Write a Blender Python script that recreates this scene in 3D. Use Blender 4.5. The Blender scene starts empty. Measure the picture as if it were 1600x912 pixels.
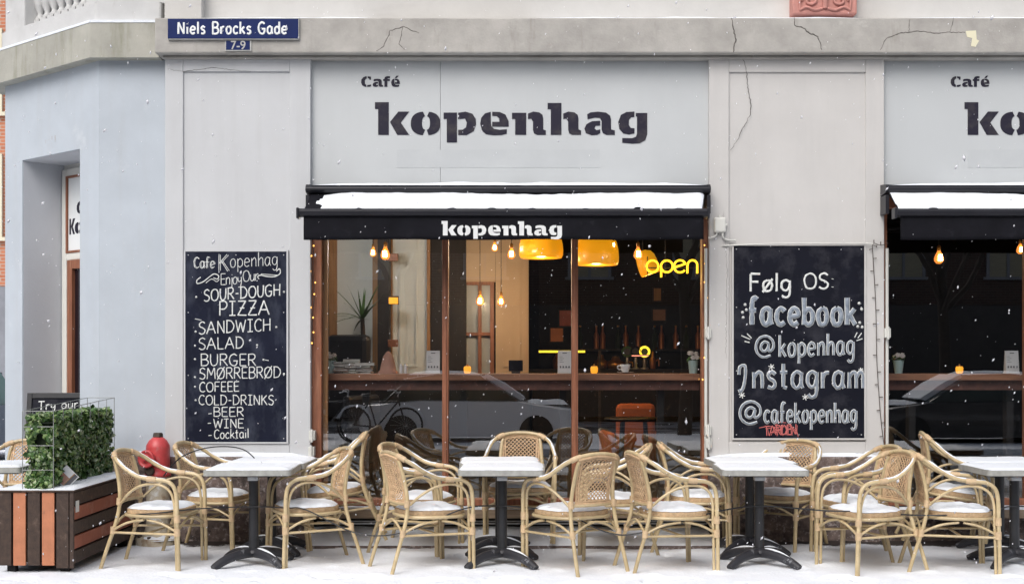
import bpy, math, random
from mathutils import Vector, Matrix, noise as mnoise
random.seed(7)
R = math.radians
scene = bpy.context.scene
COL = scene.collection

# ------------------------------------------------------------------ camera, sky, sun, exposure
CAM_D = 11.39          # metres from the camera to the facade plane (y = 0)
EYE = 1.55
FPX = 2050.0           # focal length in pixels of the 1600 px wide photograph
cam_d = bpy.data.cameras.new('camera'); cam = bpy.data.objects.new('camera', cam_d); COL.objects.link(cam)
cam.location = (0, -CAM_D, EYE); cam.rotation_euler = (R(90), 0, 0)
cam_d.sensor_width = 36; cam_d.lens = 36 * FPX / 1600; cam_d.shift_y = (566 - 456) / 1600.0
cam_d.clip_start = .1; cam_d.clip_end = 500
scene.camera = cam

world = bpy.data.worlds.new('World'); scene.world = world; world.use_nodes = True
wn = world.node_tree.nodes; wl = world.node_tree.links
bgn = wn['Background']
sky = wn.new('ShaderNodeTexSky'); sky.sky_type = 'NISHITA'; sky.sun_disc = False
SUN_EL, SUN_ROT = R(46), R(203)
sky.sun_elevation = SUN_EL; sky.sun_rotation = SUN_ROT
sky.air_density = 1.0; sky.dust_density = 4.0; sky.ozone_density = 1.0
hs = wn.new('ShaderNodeHueSaturation'); hs.inputs['Saturation'].default_value = .55    # overcast, snow-laden sky
wl.new(sky.outputs[0], hs.inputs['Color']); wl.new(hs.outputs[0], bgn.inputs['Color'])
bgn.inputs['Strength'].default_value = .11

sun_d = bpy.data.lights.new('sun', 'SUN'); sun_o = bpy.data.objects.new('sun', sun_d); COL.objects.link(sun_o)
sun_d.energy = 1.25; sun_d.angle = R(45); sun_d.color = (1, .985, .965)
# sun stands behind the camera, high and a little to the left
sdir = Vector((math.sin(SUN_ROT) * math.cos(SUN_EL), math.cos(SUN_ROT) * math.cos(SUN_EL), math.sin(SUN_EL)))
sun_o.rotation_euler = (-sdir).to_track_quat('-Z', 'Y').to_euler()
sun_o.location = (0, -5, 12)
scene.view_settings.view_transform = 'Standard'; scene.view_settings.look = 'None'
scene.view_settings.gamma = 1; scene.view_settings.exposure = 0.52
scene.render.engine = 'CYCLES'
cy = scene.cycles
cy.use_denoising = True; cy.max_bounces = 7; cy.diffuse_bounces = 4; cy.glossy_bounces = 4
cy.transparent_max_bounces = 16; cy.transmission_bounces = 6; cy.sample_clamp_indirect = 6
cy.caustics_reflective = False; cy.caustics_refractive = False

# real positions measured from the photograph: a pixel on a plane at depth y
def sc_(y): return FPX / (y + CAM_D)
def PX(px, y): return (px - 800) / sc_(y)
def PZ(py, y): return EYE + (566 - py) / sc_(y)

# ------------------------------------------------------------------ mesh helpers
class MB:
    def __init__(s): s.v = []; s.f = []; s.m = []; s.sm = []
    def add(s, vs, fs, mi=0, smooth=False):
        o = len(s.v); s.v += [tuple(p) for p in vs]
        for f in fs: s.f.append(tuple(i + o for i in f)); s.m.append(mi); s.sm.append(smooth)
    def box(s, x0, x1, y0, y1, z0, z1, mi=0, M=None):
        vs = [(x0,y0,z0),(x1,y0,z0),(x1,y1,z0),(x0,y1,z0),(x0,y0,z1),(x1,y0,z1),(x1,y1,z1),(x0,y1,z1)]
        if M is not None: vs = [M @ Vector(p) for p in vs]
        s.add(vs, [(0,3,2,1),(4,5,6,7),(0,1,5,4),(1,2,6,5),(2,3,7,6),(3,0,4,7)], mi)
    def prism(s, poly, f0, f1, mi=0, smooth=False):
        """poly: 2D outline; f0, f1 map (a, b) to the two end faces"""
        n = len(poly)
        area = sum(poly[i][0]*poly[(i+1)%n][1] - poly[(i+1)%n][0]*poly[i][1] for i in range(n))
        if area < 0: poly = poly[::-1]
        vs = [f0(a, b) for a, b in poly] + [f1(a, b) for a, b in poly]
        s.add(vs, [tuple(range(n)), tuple(range(2*n-1, n-1, -1))], mi)
        s.add(vs, [(i, i+n, (i+1)%n+n, (i+1)%n) for i in range(n)], mi, smooth)
    def plate(s, poly, y0, y1, mi=0):        # outline in x, z; y0 is the front
        s.prism(poly, lambda a, b: (a, y0, b), lambda a, b: (a, y1, b), mi)
    def slab(s, poly, z0, z1, mi=0):         # outline in x, y
        s.prism(poly, lambda a, b: (a, b, z1), lambda a, b: (a, b, z0), mi)
    def tube(s, pts, r, n=8, closed=False, flat=None, mi=0, caps=True):
        P = [Vector(p) for p in pts]; N = len(P)
        rs = r if isinstance(r, (list, tuple)) else [r]*N
        T = []
        for i in range(N):
            a = P[(i-1) % N] if (closed or i > 0) else P[i]
            b = P[(i+1) % N] if (closed or i < N-1) else P[i]
            d = b - a
            T.append(d.normalized() if d.length > 1e-9 else Vector((0, 0, 1)))
        up = Vector((0, 0, 1)) if abs(T[0].z) < .9 else Vector((1, 0, 0))
        u = T[0].cross(up).normalized(); vs = []
        for i in range(N):
            u = (u - T[i]*u.dot(T[i]));
            u = u.normalized() if u.length > 1e-6 else T[i].orthogonal().normalized()
            w = T[i].cross(u)
            for k in range(n):
                a = 2*math.pi*k/n
                q = (u*math.cos(a) + w*math.sin(a))*rs[i]
                if flat is not None: q.y = max(-1, min(1, q.y/max(rs[i], 1e-9)))*flat
                vs.append(P[i] + q)
        fs = [(i*n+k, i*n+(k+1)%n, ((i+1)%N)*n+(k+1)%n, ((i+1)%N)*n+k) for i in range(N if closed else N-1) for k in range(n)]
        s.add(vs, fs, mi, True)
        if caps and not closed:
            o = [tuple(range(n-1, -1, -1)), tuple(range((N-1)*n, N*n))]
            s.add(vs, o, mi)
    def lathe(s, prof, c=(0,0,0), n=24, mi=0, M=None, smooth=True):
        vs = []
        for r, z in prof:
            for k in range(n):
                a = 2*math.pi*k/n; p = Vector((r*math.cos(a), r*math.sin(a), z))
                if M is not None: p = M @ p
                vs.append(p + Vector(c))
        N = len(prof)
        fs = [(i*n+k, i*n+(k+1)%n, (i+1)*n+(k+1)%n, (i+1)*n+k) for i in range(N-1) for k in range(n)]
        s.add(vs, fs, mi, smooth)
        caps = []
        if prof[0][0] > 1e-6: caps.append(tuple(range(n-1, -1, -1)))
        if prof[-1][0] > 1e-6: caps.append(tuple(range((N-1)*n, N*n)))
        if caps: s.add(vs, caps, mi)
    def dome(s, outline, z, h, rings=7, amp=.004, fr=14, power=4, seed=0, mi=0, ragged=0):
        """a snow cap over an outline (list of x, y)"""
        if ragged:
            gx = sum(p[0] for p in outline)/len(outline); gy = sum(p[1] for p in outline)/len(outline)
            rg = []
            for x, y in outline:
                d = math.hypot(x-gx, y-gy)+1e-6; k = ragged*max(0, .35+mnoise.noise((x*16+seed*5, y*16, seed))+.5*mnoise.noise((x*45, y*45, seed)))
                rg.append((x-(x-gx)/d*k, y-(y-gy)/d*k))
            outline = rg
        n = len(outline); cx = sum(p[0] for p in outline)/n; cy_ = sum(p[1] for p in outline)/n
        vs = []
        for j in range(rings+1):
            t = 1 - (j/rings)
            for x, y in outline:
                X, Y = cx+(x-cx)*t, cy_+(y-cy_)*t
                hh = h*(1-t**power)**.6 if t < 1 else 0
                nz = mnoise.noise((X*fr+seed*9.1, Y*fr, seed*3.3))
                vs.append((X, Y, z + hh*(1+.25*nz) + amp*nz*(1-t**power)))
        fs = [(j*n+k, j*n+(k+1)%n, (j+1)*n+(k+1)%n, (j+1)*n+k) for j in range(rings) for k in range(n)]
        s.add(vs, fs, mi, True)
        s.add(vs[:n], [tuple(range(n-1, -1, -1))], mi)
    def build(s, name, mat, parent=None, bevel=0, loc=None, rot=None):
        me = bpy.data.meshes.new(name); me.from_pydata(s.v, [], s.f)
        mats = mat if isinstance(mat, (list, tuple)) else [mat]
        for m in mats: me.materials.append(m)
        me.polygons.foreach_set('material_index', s.m); me.polygons.foreach_set('use_smooth', s.sm)
        me.update()
        o = bpy.data.objects.new(name, me); COL.objects.link(o)
        if parent is not None: o.parent = parent
        if bevel:
            b = o.modifiers.new('bevel', 'BEVEL'); b.width = bevel; b.segments = 2; b.limit_method = 'ANGLE'; b.angle_limit = R(40)
        if loc is not None: o.location = loc
        if rot is not None: o.rotation_euler = rot
        return o

def spline(pts, k=6, closed=False):
    P = [Vector(p) for p in pts]; N = len(P); out = []
    for i in range(N if closed else N-1):
        g = lambda j: P[j % N] if closed else P[max(0, min(N-1, j))]
        a, b, c, d = g(i-1), g(i), g(i+1), g(i+2)
        for q in range(k):
            t = q/k
            out.append(.5*((2*b) + (c-a)*t + (2*a-5*b+4*c-d)*t*t + (3*b-a-3*c+d)*t**3))
    if not closed: out.append(P[-1])
    return out

def rrect(x0, x1, y0, y1, r, n=5):
    out = []
    for cx, cy_, a0 in ((x1-r, y1-r, 0), (x0+r, y1-r, 90), (x0+r, y0+r, 180), (x1-r, y0+r, 270)):
        for i in range(n+1):
            a = R(a0+90*i/n); out.append((cx+r*math.cos(a), cy_+r*math.sin(a)))
    return out

def densify(poly, step):
    out = []
    for i, p in enumerate(poly):
        q = poly[(i+1) % len(poly)]; d = math.dist(p, q); n = max(1, int(d/step))
        out += [(p[0]+(q[0]-p[0])*k/n, p[1]+(q[1]-p[1])*k/n) for k in range(n)]
    return out

def tag(o, label=None, cat=None, group=None, kind=None):
    if label: o['label'] = label
    if cat: o['category'] = cat
    if group: o['group'] = group
    if kind: o['kind'] = kind
    return o
def thing(name, label, cat, loc=(0,0,0), rz=0, group=None):
    o = bpy.data.objects.new(name, None); COL.objects.link(o)
    o.location = loc; o.rotation_euler = (0, 0, rz); o.empty_display_size = .1
    return tag(o, label, cat, group)
def copy_tree(o, parent=None):
    c = o.copy(); COL.objects.link(c); c.parent = parent
    for ch in list(o.children): copy_tree(ch, c)
    return c

# ------------------------------------------------------------------ materials
def mat(name, color, rough=.6, metal=0, var=0, vscale=4, bump=0, bscale=40, spec=.5, stretch=(1,1,1), col2=None, detail=6, coat=0,
        lo=.35, hi=.7):
    m = bpy.data.materials.new(name); m.use_nodes = True
    nt = m.node_tree; N = nt.nodes; L = nt.links; b = N['Principled BSDF']
    b.inputs['Base Color'].default_value = (*color, 1); b.inputs['Roughness'].default_value = rough
    b.inputs['Metallic'].default_value = metal; b.inputs['Specular IOR Level'].default_value = spec
    b.inputs['Coat Weight'].default_value = coat
    tc = N.new('ShaderNodeTexCoord'); mp = N.new('ShaderNodeMapping'); mp.inputs['Scale'].default_value = stretch
    L.new(tc.outputs['Object'], mp.inputs[0])
    if var or col2:
        nz = N.new('ShaderNodeTexNoise'); nz.inputs['Scale'].default_value = vscale; nz.inputs['Detail'].default_value = detail
        nz.inputs['Roughness'].default_value = .62
        L.new(mp.outputs[0], nz.inputs['Vector'])
        cr = N.new('ShaderNodeValToRGB'); cr.color_ramp.elements[0].position = lo; cr.color_ramp.elements[1].position = hi
        c2 = col2 if col2 else tuple(c*(1-var) for c in color)
        cr.color_ramp.elements[0].color = (*c2, 1); cr.color_ramp.elements[1].color = (*color, 1)
        L.new(nz.outputs['Fac'], cr.inputs[0]); L.new(cr.outputs[0], b.inputs['Base Color'])
    if bump:
        n2 = N.new('ShaderNodeTexNoise'); n2.inputs['Scale'].default_value = bscale; n2.inputs['Detail'].default_value = 5
        L.new(mp.outputs[0], n2.inputs['Vector'])
        bp = N.new('ShaderNodeBump'); bp.inputs['Strength'].default_value = bump; bp.inputs['Distance'].default_value = .01
        L.new(n2.outputs['Fac'], bp.inputs['Height']); L.new(bp.outputs[0], b.inputs['Normal'])
    return m

def layer(m, col, scale, lo, hi, stretch=(1,1,1), seed=0, amount=1, detail=8):
    """patches of another colour (dirt, stains, worn paint) over a material's base colour"""
    nt = m.node_tree; N = nt.nodes; L = nt.links; b = N['Principled BSDF']
    tc = N.new('ShaderNodeTexCoord'); mp = N.new('ShaderNodeMapping'); mp.inputs['Scale'].default_value = stretch
    mp.inputs['Location'].default_value = (seed*1.7, seed*.9, seed*2.3)
    L.new(tc.outputs['Object'], mp.inputs[0])
    nz = N.new('ShaderNodeTexNoise'); nz.inputs['Scale'].default_value = scale; nz.inputs['Detail'].default_value = detail
    nz.inputs['Roughness'].default_value = .65
    L.new(mp.outputs[0], nz.inputs['Vector'])
    mr = N.new('ShaderNodeMapRange'); mr.inputs['From Min'].default_value = lo; mr.inputs['From Max'].default_value = hi
    mr.inputs['To Max'].default_value = amount
    L.new(nz.outputs['Fac'], mr.inputs['Value'])
    mx = N.new('ShaderNodeMixRGB'); mx.inputs['Color2'].default_value = (*col, 1)
    L.new(mr.outputs[0], mx.inputs['Fac'])
    src = b.inputs['Base Color']
    if src.is_linked: L.new(src.links[0].from_socket, mx.inputs['Color1'])
    else: mx.inputs['Color1'].default_value = src.default_value
    L.new(mx.outputs[0], b.inputs['Base Color'])
    return m

def emis(name, color, strength):
    m = bpy.data.materials.new(name); m.use_nodes = True
    b = m.node_tree.nodes['Principled BSDF']
    b.inputs['Base Color'].default_value = (*color, 1)
    b.inputs['Emission Color'].default_value = (*color, 1); b.inputs['Emission Strength'].default_value = strength
    return m

def glass(name, tint=(1,1,1), base=.06):
    m = bpy.data.materials.new(name); m.use_nodes = True
    nt = m.node_tree; N = nt.nodes; L = nt.links; N.remove(N['Principled BSDF'])
    out = N['Material Output']; tr = N.new('ShaderNodeBsdfTransparent'); tr.inputs[0].default_value = (*tint, 1)
    gl = N.new('ShaderNodeBsdfGlossy'); gl.inputs['Roughness'].default_value = 0
    lw = N.new('ShaderNodeLayerWeight'); lw.inputs['Blend'].default_value = .5
    pw = N.new('ShaderNodeMath'); pw.operation = 'POWER'; pw.inputs[1].default_value = 5
    ma = N.new('ShaderNodeMath'); ma.operation = 'MULTIPLY_ADD'; ma.inputs[1].default_value = .9; ma.inputs[2].default_value = base
    mx = N.new('ShaderNodeMixShader')
    L.new(lw.outputs['Facing'], pw.inputs[0]); L.new(pw.outputs[0], ma.inputs[0]); L.new(ma.outputs[0], mx.inputs[0])
    L.new(tr.outputs[0], mx.inputs[1]); L.new(gl.outputs[0], mx.inputs[2]); L.new(mx.outputs[0], out.inputs[0])
    return m

def brick(name, c1, c2, mortar, scale=1):
    m = mat(name, c1, .85)
    nt = m.node_tree; N = nt.nodes; L = nt.links; b = N['Principled BSDF']
    tc = N.new('ShaderNodeTexCoord'); sx = N.new('ShaderNodeSeparateXYZ'); cx = N.new('ShaderNodeCombineXYZ')
    ad = N.new('ShaderNodeMath'); ad.operation = 'ADD'
    L.new(tc.outputs['Object'], sx.inputs[0]); L.new(sx.outputs[0], ad.inputs[0]); L.new(sx.outputs[1], ad.inputs[1])
    L.new(ad.outputs[0], cx.inputs[0]); L.new(sx.outputs[2], cx.inputs[1])
    bt = N.new('ShaderNodeTexBrick'); bt.inputs['Scale'].default_value = scale
    bt.inputs['Brick Width'].default_value = .24; bt.inputs['Row Height'].default_value = .075; bt.inputs['Mortar Size'].default_value = .008
    bt.inputs['Color1'].default_value = (*c1, 1); bt.inputs['Color2'].default_value = (*c2, 1); bt.inputs['Mortar'].default_value = (*mortar, 1)
    L.new(cx.outputs[0], bt.inputs['Vector']); L.new(bt.outputs['Color'], b.inputs['Base Color'])
    return m

M = {}
M['plaster_blue'] = layer(mat('plaster_blue', (.48,.525,.575), .75, var=.1, vscale=2.2, bump=.12, bscale=25), (.57,.60,.63), 3.1, .62, .72, seed=3, amount=.6)
M['plaster_grey'] = layer(mat('plaster_grey', (.55,.56,.575), .75, var=.07, vscale=1.6, bump=.10, bscale=30), (.5,.5,.49), 2.4, .60, .82, seed=5, amount=.5)
M['plaster_warm'] = layer(mat('plaster_warm', (.565,.55,.535), .75, var=.08, vscale=1.8, bump=.10, bscale=30), (.52,.5,.46), 2.0, .60, .82, seed=8, amount=.5)
M['sign_panel'] = layer(mat('sign_panel', (.50,.52,.53), .5, var=.04, vscale=1.2), (.55,.57,.58), .9, .5, .75, seed=2, amount=.5)
M['patch'] = layer(mat('faded_patch', (.465,.485,.497), .5), (.50,.52,.53), 4, .45, .7, seed=3)
for k_ in ('plaster_grey', 'plaster_warm', 'plaster_blue'):
    layer(M[k_], (.40,.40,.395), 2.6, .50, .85, (3,3,.22), seed=11, amount=.34)
    layer(M[k_], (.66,.67,.69), 15, .69, .73, (1,1,.6), seed=4, amount=.45)
    layer(M[k_], (.34,.33,.31), 22, .72, .76, (1,1,1), seed=14, amount=.5)
layer(M['sign_panel'], (.44,.455,.46), 2.2, .52, .9, (2.5,2.5,.2), seed=3, amount=.35)
M['concrete'] = layer(layer(mat('concrete', (.45,.43,.40), .85, var=.28, vscale=3.5, bump=.3, bscale=60), (.27,.25,.22), 5, .58, .75, (1.6,1.6,.35), 4, .7), (.55,.53,.5), 9, .6, .75, seed=9, amount=.6)
M['concrete_moss'] = layer(layer(mat('concrete_moss', (.43,.42,.37), .85, var=.25, vscale=3, bump=.3, bscale=60), (.22,.22,.15), 4.5, .52, .72, (1.8,1.8,.3), 6, .75), (.3,.29,.25), 14, .6, .7, seed=2, amount=.5)
M['stone_light'] = layer(mat('stone_light', (.60,.60,.595), .8, var=.15, vscale=3, bump=.2, bscale=50), (.38,.37,.35), 6, .56, .72, (1,1,.5), 3, .6)
M['upper_wall'] = layer(mat('upper_wall', (.60,.585,.56), .8, var=.1, vscale=2.5, bump=.15), (.45,.43,.41), 3, .56, .75, (.5,1,2), 1, .5)
M['granite'] = layer(layer(layer(mat('granite', (.24,.18,.16), .8, var=.6, vscale=13, bump=1, bscale=30), (.44,.39,.38), 24, .54, .64, seed=1, amount=.8), (.04,.032,.03), 7, .55, .66, seed=6, amount=.9), (.72,.73,.76), 9, .68, .72, (1,1,1.6), 9, .9)
M['crack'] = mat('crack', (.12,.11,.10), .9)
M['old_paint'] = mat('old_paint', (.72,.68,.5), .8)
M['terracotta'] = mat('terracotta', (.58,.27,.23), .8, var=.2, vscale=12, bump=.3)
M['snow'] = mat('snow', (.80,.835,.885), .75, var=.05, vscale=9, bump=.55, bscale=70, spec=.2)
M['wood_brown'] = layer(mat('wood_brown', (.33,.125,.065), .5, var=.45, vscale=7, stretch=(6,6,.5), bump=.15, bscale=20), (.46,.23,.14), 5, .55, .75, (5,5,.4), 2, .7)
M['wood_light'] = mat('wood_light', (.46,.24,.10), .5, var=.35, vscale=6, stretch=(6,6,.4))
M['wood_bench'] = mat('wood_bench', (.40,.30,.21), .7, var=.4, vscale=6, stretch=(.5,6,6))
M['bar_wood'] = layer(mat('bar_wood', (.36,.17,.095), .5, var=.4, vscale=5, stretch=(.4,5,5)), (.16,.07,.045), 8, .5, .7, (.5,3,6), 4, .7)
M['bar_dark'] = layer(mat('bar_dark', (.13,.05,.035), .6, var=.5, vscale=6), (.26,.12,.09), 16, .6, .75, seed=2, amount=.7)
M['bamboo'] = mat('bamboo', (.63,.50,.295), .36, var=.42, vscale=9, coat=.3, col2=(.45,.345,.19), bump=.12, bscale=30)
M['binding'] = mat('binding', (.66,.48,.29), .5, var=.25, vscale=30)
M['cane'] = mat('cane', (.66,.45,.265), .5, var=.3, vscale=18)
M['seat_weave'] = mat('seat_weave', (.62,.43,.25), .6, var=.35, vscale=40, bump=.8, bscale=90)
M['shop_dark'] = mat('shop_dark', (.06,.055,.055), .6, var=.3)
M['black_metal'] = mat('black_metal', (.022,.023,.027), .42, var=.4, vscale=8)
M['black_cast'] = layer(mat('black_cast', (.028,.028,.035), .5, var=.3, vscale=8), (.5,.52,.56), 14, .60, .70, seed=3, amount=.6)
M['table_edge'] = mat('table_edge', (.40,.40,.375), .6, var=.3, vscale=18, bump=.2)
M['steel'] = mat('steel', (.55,.56,.57), .4, metal=.7)
M['white_plastic'] = mat('white_plastic', (.66,.66,.62), .45, var=.1)
M['awning_black'] = layer(mat('awning_black', (.010,.010,.014), .8, spec=.12, var=.4, vscale=5, bump=.2, bscale=14), (.045,.045,.055), 7, .6, .8, seed=2, amount=.5)
M['alu_black'] = mat('alu_black', (.022,.022,.028), .35, var=.3, spec=.35)
M['board'] = layer(mat('board', (.012,.015,.032), .6, spec=.12, var=.4, vscale=3), (.075,.085,.115), 4, .48, .8, (1.5,1,.8), 2, .75)
M['board_black'] = layer(mat('board_black', (.009,.010,.018), .55, spec=.12, var=.3, vscale=3), (.06,.06,.072), 5, .5, .8, seed=5, amount=.7)
M['chalk'] = mat('chalk', (.80,.82,.80), .9, var=.28, vscale=45)
M['chalk_fill'] = mat('chalk_fill', (.15,.18,.22), .9, col2=(.30,.34,.40), vscale=26)
M['chalk_red'] = mat('chalk_red', (.62,.16,.15), .8, var=.2, vscale=40)
M['letter_black'] = layer(mat('letter_black', (.02,.018,.032), .5, spec=.2), (.05,.045,.05), 8, .5, .7)
M['letter_white'] = mat('letter_white', (.74,.75,.75), .7, var=.1, vscale=20)
M['sign_blue'] = layer(mat('sign_blue', (.010,.022,.105), .5, spec=.15, var=.2, vscale=5), (.07,.07,.10), 12, .66, .74, seed=4, amount=.6)
M['enamel_white'] = mat('enamel_white', (.78,.8,.8), .35)
M['enamel_worn'] = mat('enamel_worn', (.5,.5,.48), .6, var=.3, vscale=30)
M['planter_dark'] = layer(mat('planter_dark', (.065,.038,.026), .7, var=.5, vscale=6, stretch=(4,4,4), bump=.3), (.15,.10,.075), 9, .58, .72, seed=3, amount=.7)
M['planter_orange'] = layer(mat('planter_orange', (.52,.20,.10), .65, var=.25, vscale=7, bump=.25), (.12,.06,.045), 10, .62, .72, seed=7, amount=.8)
M['planter_red'] = layer(mat('planter_red', (.33,.10,.055), .65, var=.25, vscale=7, bump=.25), (.40,.24,.19), 3, .55, .7, seed=7, amount=.7)
M['leaf'] = mat('leaf', (.07,.16,.035), .38, var=.55, vscale=14, spec=.6)
M['leaf_light'] = mat('leaf_light', (.20,.30,.09), .38, var=.35, vscale=14, spec=.6)
M['leaf_pale'] = mat('leaf_pale', (.42,.50,.30), .35, var=.3, vscale=14, spec=.6)
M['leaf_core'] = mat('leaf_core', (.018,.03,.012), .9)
M['wire'] = mat('wire', (.30,.31,.30), .45, metal=.5)
M['hydrant_red'] = layer(mat('hydrant_red', (.62,.075,.08), .4, var=.25, vscale=12, bump=.15, bscale=20), (.42,.16,.15), 12, .62, .72, seed=1, amount=.7)
M['hydrant_cream'] = layer(layer(mat('hydrant_cream', (.50,.44,.34), .7, var=.2, vscale=9, bump=.3), (.20,.11,.05), 8, .52, .66, (1,1,.6), 3), (.60,.60,.58), 5, .55, .62, seed=8)
M['iron'] = mat('iron', (.10,.075,.06), .6, metal=.5, var=.4, vscale=15)
M['door_cream'] = mat('door_cream', (.70,.69,.64), .5, var=.06)
M['reveal_grey'] = layer(mat('reveal_grey', (.58,.60,.64), .75, var=.08, vscale=2, bump=.1), (.62,.63,.65), 18, .72, .74, seed=5)
M['glass'] = glass('glass', base=.28)
M['dark_glass'] = mat('dark_glass', (.012,.008,.012), .06, spec=.6)
M['far_brick'] = brick('far_brick', (.50,.19,.10), (.42,.14,.075), (.45,.36,.30))
M['far_brick_dark'] = brick('far_brick_dark', (.075,.042,.033), (.05,.03,.026), (.09,.08,.07))
M['blind'] = mat('blind', (.36,.33,.24), .8, var=.3, vscale=3, stretch=(1,1,30))
M['cream_trim'] = mat('cream_trim', (.66,.61,.47), .7)
M['grey_render'] = mat('grey_render', (.25,.26,.29), .8, var=.2)
M['asphalt'] = layer(mat('asphalt', (.05,.05,.052), .7, var=.3, vscale=20), (.55,.57,.6), 1.2, .42, .56, seed=2, amount=.8)
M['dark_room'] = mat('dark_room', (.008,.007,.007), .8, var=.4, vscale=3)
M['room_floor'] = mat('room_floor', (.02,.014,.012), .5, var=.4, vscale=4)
M['room_plaster'] = mat('room_plaster', (.74,.79,.79), .8, var=.10, vscale=2)
M['room_warm'] = mat('room_warm', (.52,.38,.25), .7, var=.1, vscale=2)
M['dark_timber'] = layer(mat('dark_timber', (.018,.012,.010), .6, var=.5, vscale=6, stretch=(3,3,.6)), (.12,.08,.05), 9, .62, .74, seed=2, amount=.8)
M['pane_grey'] = mat('pane_grey', (.45,.48,.49), .25, var=.15)
M['shade'] = None
M['bulb_glass'] = emis('bulb_glass', (1,.30,.05), 1.0)
M['filament'] = emis('filament', (1,.72,.36), 40)
M['neon'] = emis('neon', (1,.55,.02), 2.6)
M['fairy'] = emis('fairy', (1,.48,.10), 1.6)
M['candle'] = emis('candle', (1,.42,.03), .8)
M['brass'] = mat('brass', (.50,.24,.07), .3, metal=.8)
M['copper'] = mat('copper', (.42,.16,.09), .4, metal=.5, var=.3)
M['mint'] = mat('mint', (.42,.60,.60), .4)
M['petal'] = mat('petal', (.78,.74,.72), .6)
M['paper'] = mat('paper', (.66,.67,.67), .6)
M['print'] = mat('print', (.12,.12,.13), .7)
M['porcelain'] = mat('porcelain', (.72,.72,.72), .2)
M['clay'] = mat('clay', (.42,.23,.17), .8, var=.2, vscale=15)
M['orange'] = mat('orange', (.55,.14,.035), .6, var=.25, vscale=8)
M['book1'] = mat('book1', (.55,.55,.52), .7, var=.2, vscale=20)
M['book2'] = mat('book2', (.10,.14,.06), .7); M['book3'] = mat('book3', (.34,.17,.12), .7); M['book4'] = mat('book4', (.04,.045,.05), .6)
M['car_grey'] = mat('car_grey', (.80,.81,.83), .25, metal=0, coat=.6)
M['car_dark'] = mat('car_dark', (.012,.013,.018), .2, metal=.2, coat=.8)
M['car_blue'] = mat('car_blue', (.03,.05,.09), .2, metal=.3, coat=.8)
M['tyre'] = mat('tyre', (.015,.015,.015), .8)
M['car_glass'] = mat('car_glass', (.02,.035,.035), .05, spec=.7)
M['car_glass_green'] = mat('car_glass_green', (.10,.20,.18), .08, spec=.7)
M['bark'] = mat('bark', (.055,.045,.038), .9, var=.4, vscale=8)
M['led_yellow'] = emis('led_yellow', (1,.72,.04), 1.6)
M['led_green'] = mat('led_green', (.03,.12,.035), .4)
M['led_pink'] = emis('led_pink', (1,.35,.22), 1.2)

def lamp_shade_mat():
    m = bpy.data.materials.new('amber_shade'); m.use_nodes = True
    b = m.node_tree.nodes['Principled BSDF']
    b.inputs['Base Color'].default_value = (.75,.28,.01,1); b.inputs['Roughness'].default_value = .3
    b.inputs['Emission Color'].default_value = (1,.44,.008,1); b.inputs['Emission Strength'].default_value = .45
    return m
M['shade'] = lamp_shade_mat()
M['shade_inside'] = emis('shade_inside', (1,.68,.06), 1.6)

def flake_mat():
    """snow crystals pass about as much light as they send back"""
    m = bpy.data.materials.new('snowflake'); m.use_nodes = True
    N = m.node_tree.nodes; L = m.node_tree.links; N.remove(N['Principled BSDF'])
    d = N.new('ShaderNodeBsdfDiffuse'); d.inputs[0].default_value = (.58,.58,.6,1)
    t = N.new('ShaderNodeBsdfTranslucent'); t.inputs[0].default_value = (.4,.4,.41,1)
    mx = N.new('ShaderNodeAddShader'); L.new(d.outputs[0], mx.inputs[0]); L.new(t.outputs[0], mx.inputs[1]); L.new(mx.outputs[0], N['Material Output'].inputs[0])
    return m
M['flake'] = flake_mat()

def vary(m, lo, hi):
    """each piece a little lighter or darker than the next"""
    N = m.node_tree.nodes; L = m.node_tree.links; b = N['Principled BSDF']
    oi = N.new('ShaderNodeObjectInfo'); mr = N.new('ShaderNodeMapRange'); mr.inputs['To Min'].default_value = lo; mr.inputs['To Max'].default_value = hi
    L.new(oi.outputs['Random'], mr.inputs['Value'])
    h = N.new('ShaderNodeHueSaturation'); L.new(mr.outputs[0], h.inputs['Value'])
    src = b.inputs['Base Color'].links[0].from_socket; L.new(src, h.inputs['Color']); L.new(h.outputs[0], b.inputs['Base Color'])
for k_ in ('bamboo', 'cane', 'seat_weave'): vary(M[k_], .84, 1.08)
layer(M['bamboo'], (.25,.17,.09), 16, .62, .72, seed=3, amount=.6)

# ================================================================== SETTING: ground, street
def heightfield(name, x0, x1, y0, y1, nx, ny, fz, material, kind='structure'):
    b = MB(); vs = []
    for j in range(ny+1):
        for i in range(nx+1):
            x = x0+(x1-x0)*i/nx; y = y0+(y1-y0)*j/ny
            vs.append((x, y, fz(x, y)))
    b.add(vs, [(j*(nx+1)+i, j*(nx+1)+i+1, (j+1)*(nx+1)+i+1, (j+1)*(nx+1)+i) for j in range(ny) for i in range(nx)], 0, True)
    return tag(b.build(name, material), kind=kind)

g = MB(); g.box(-150, 150, -150, 150, -.5, -.16)
tag(g.build('ground', M['asphalt']), kind='structure')
g = MB(); g.box(-60, 60, -11.9, -3.6, -.155, -.13)
tag(g.build('road', M['asphalt']), kind='structure')

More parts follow.
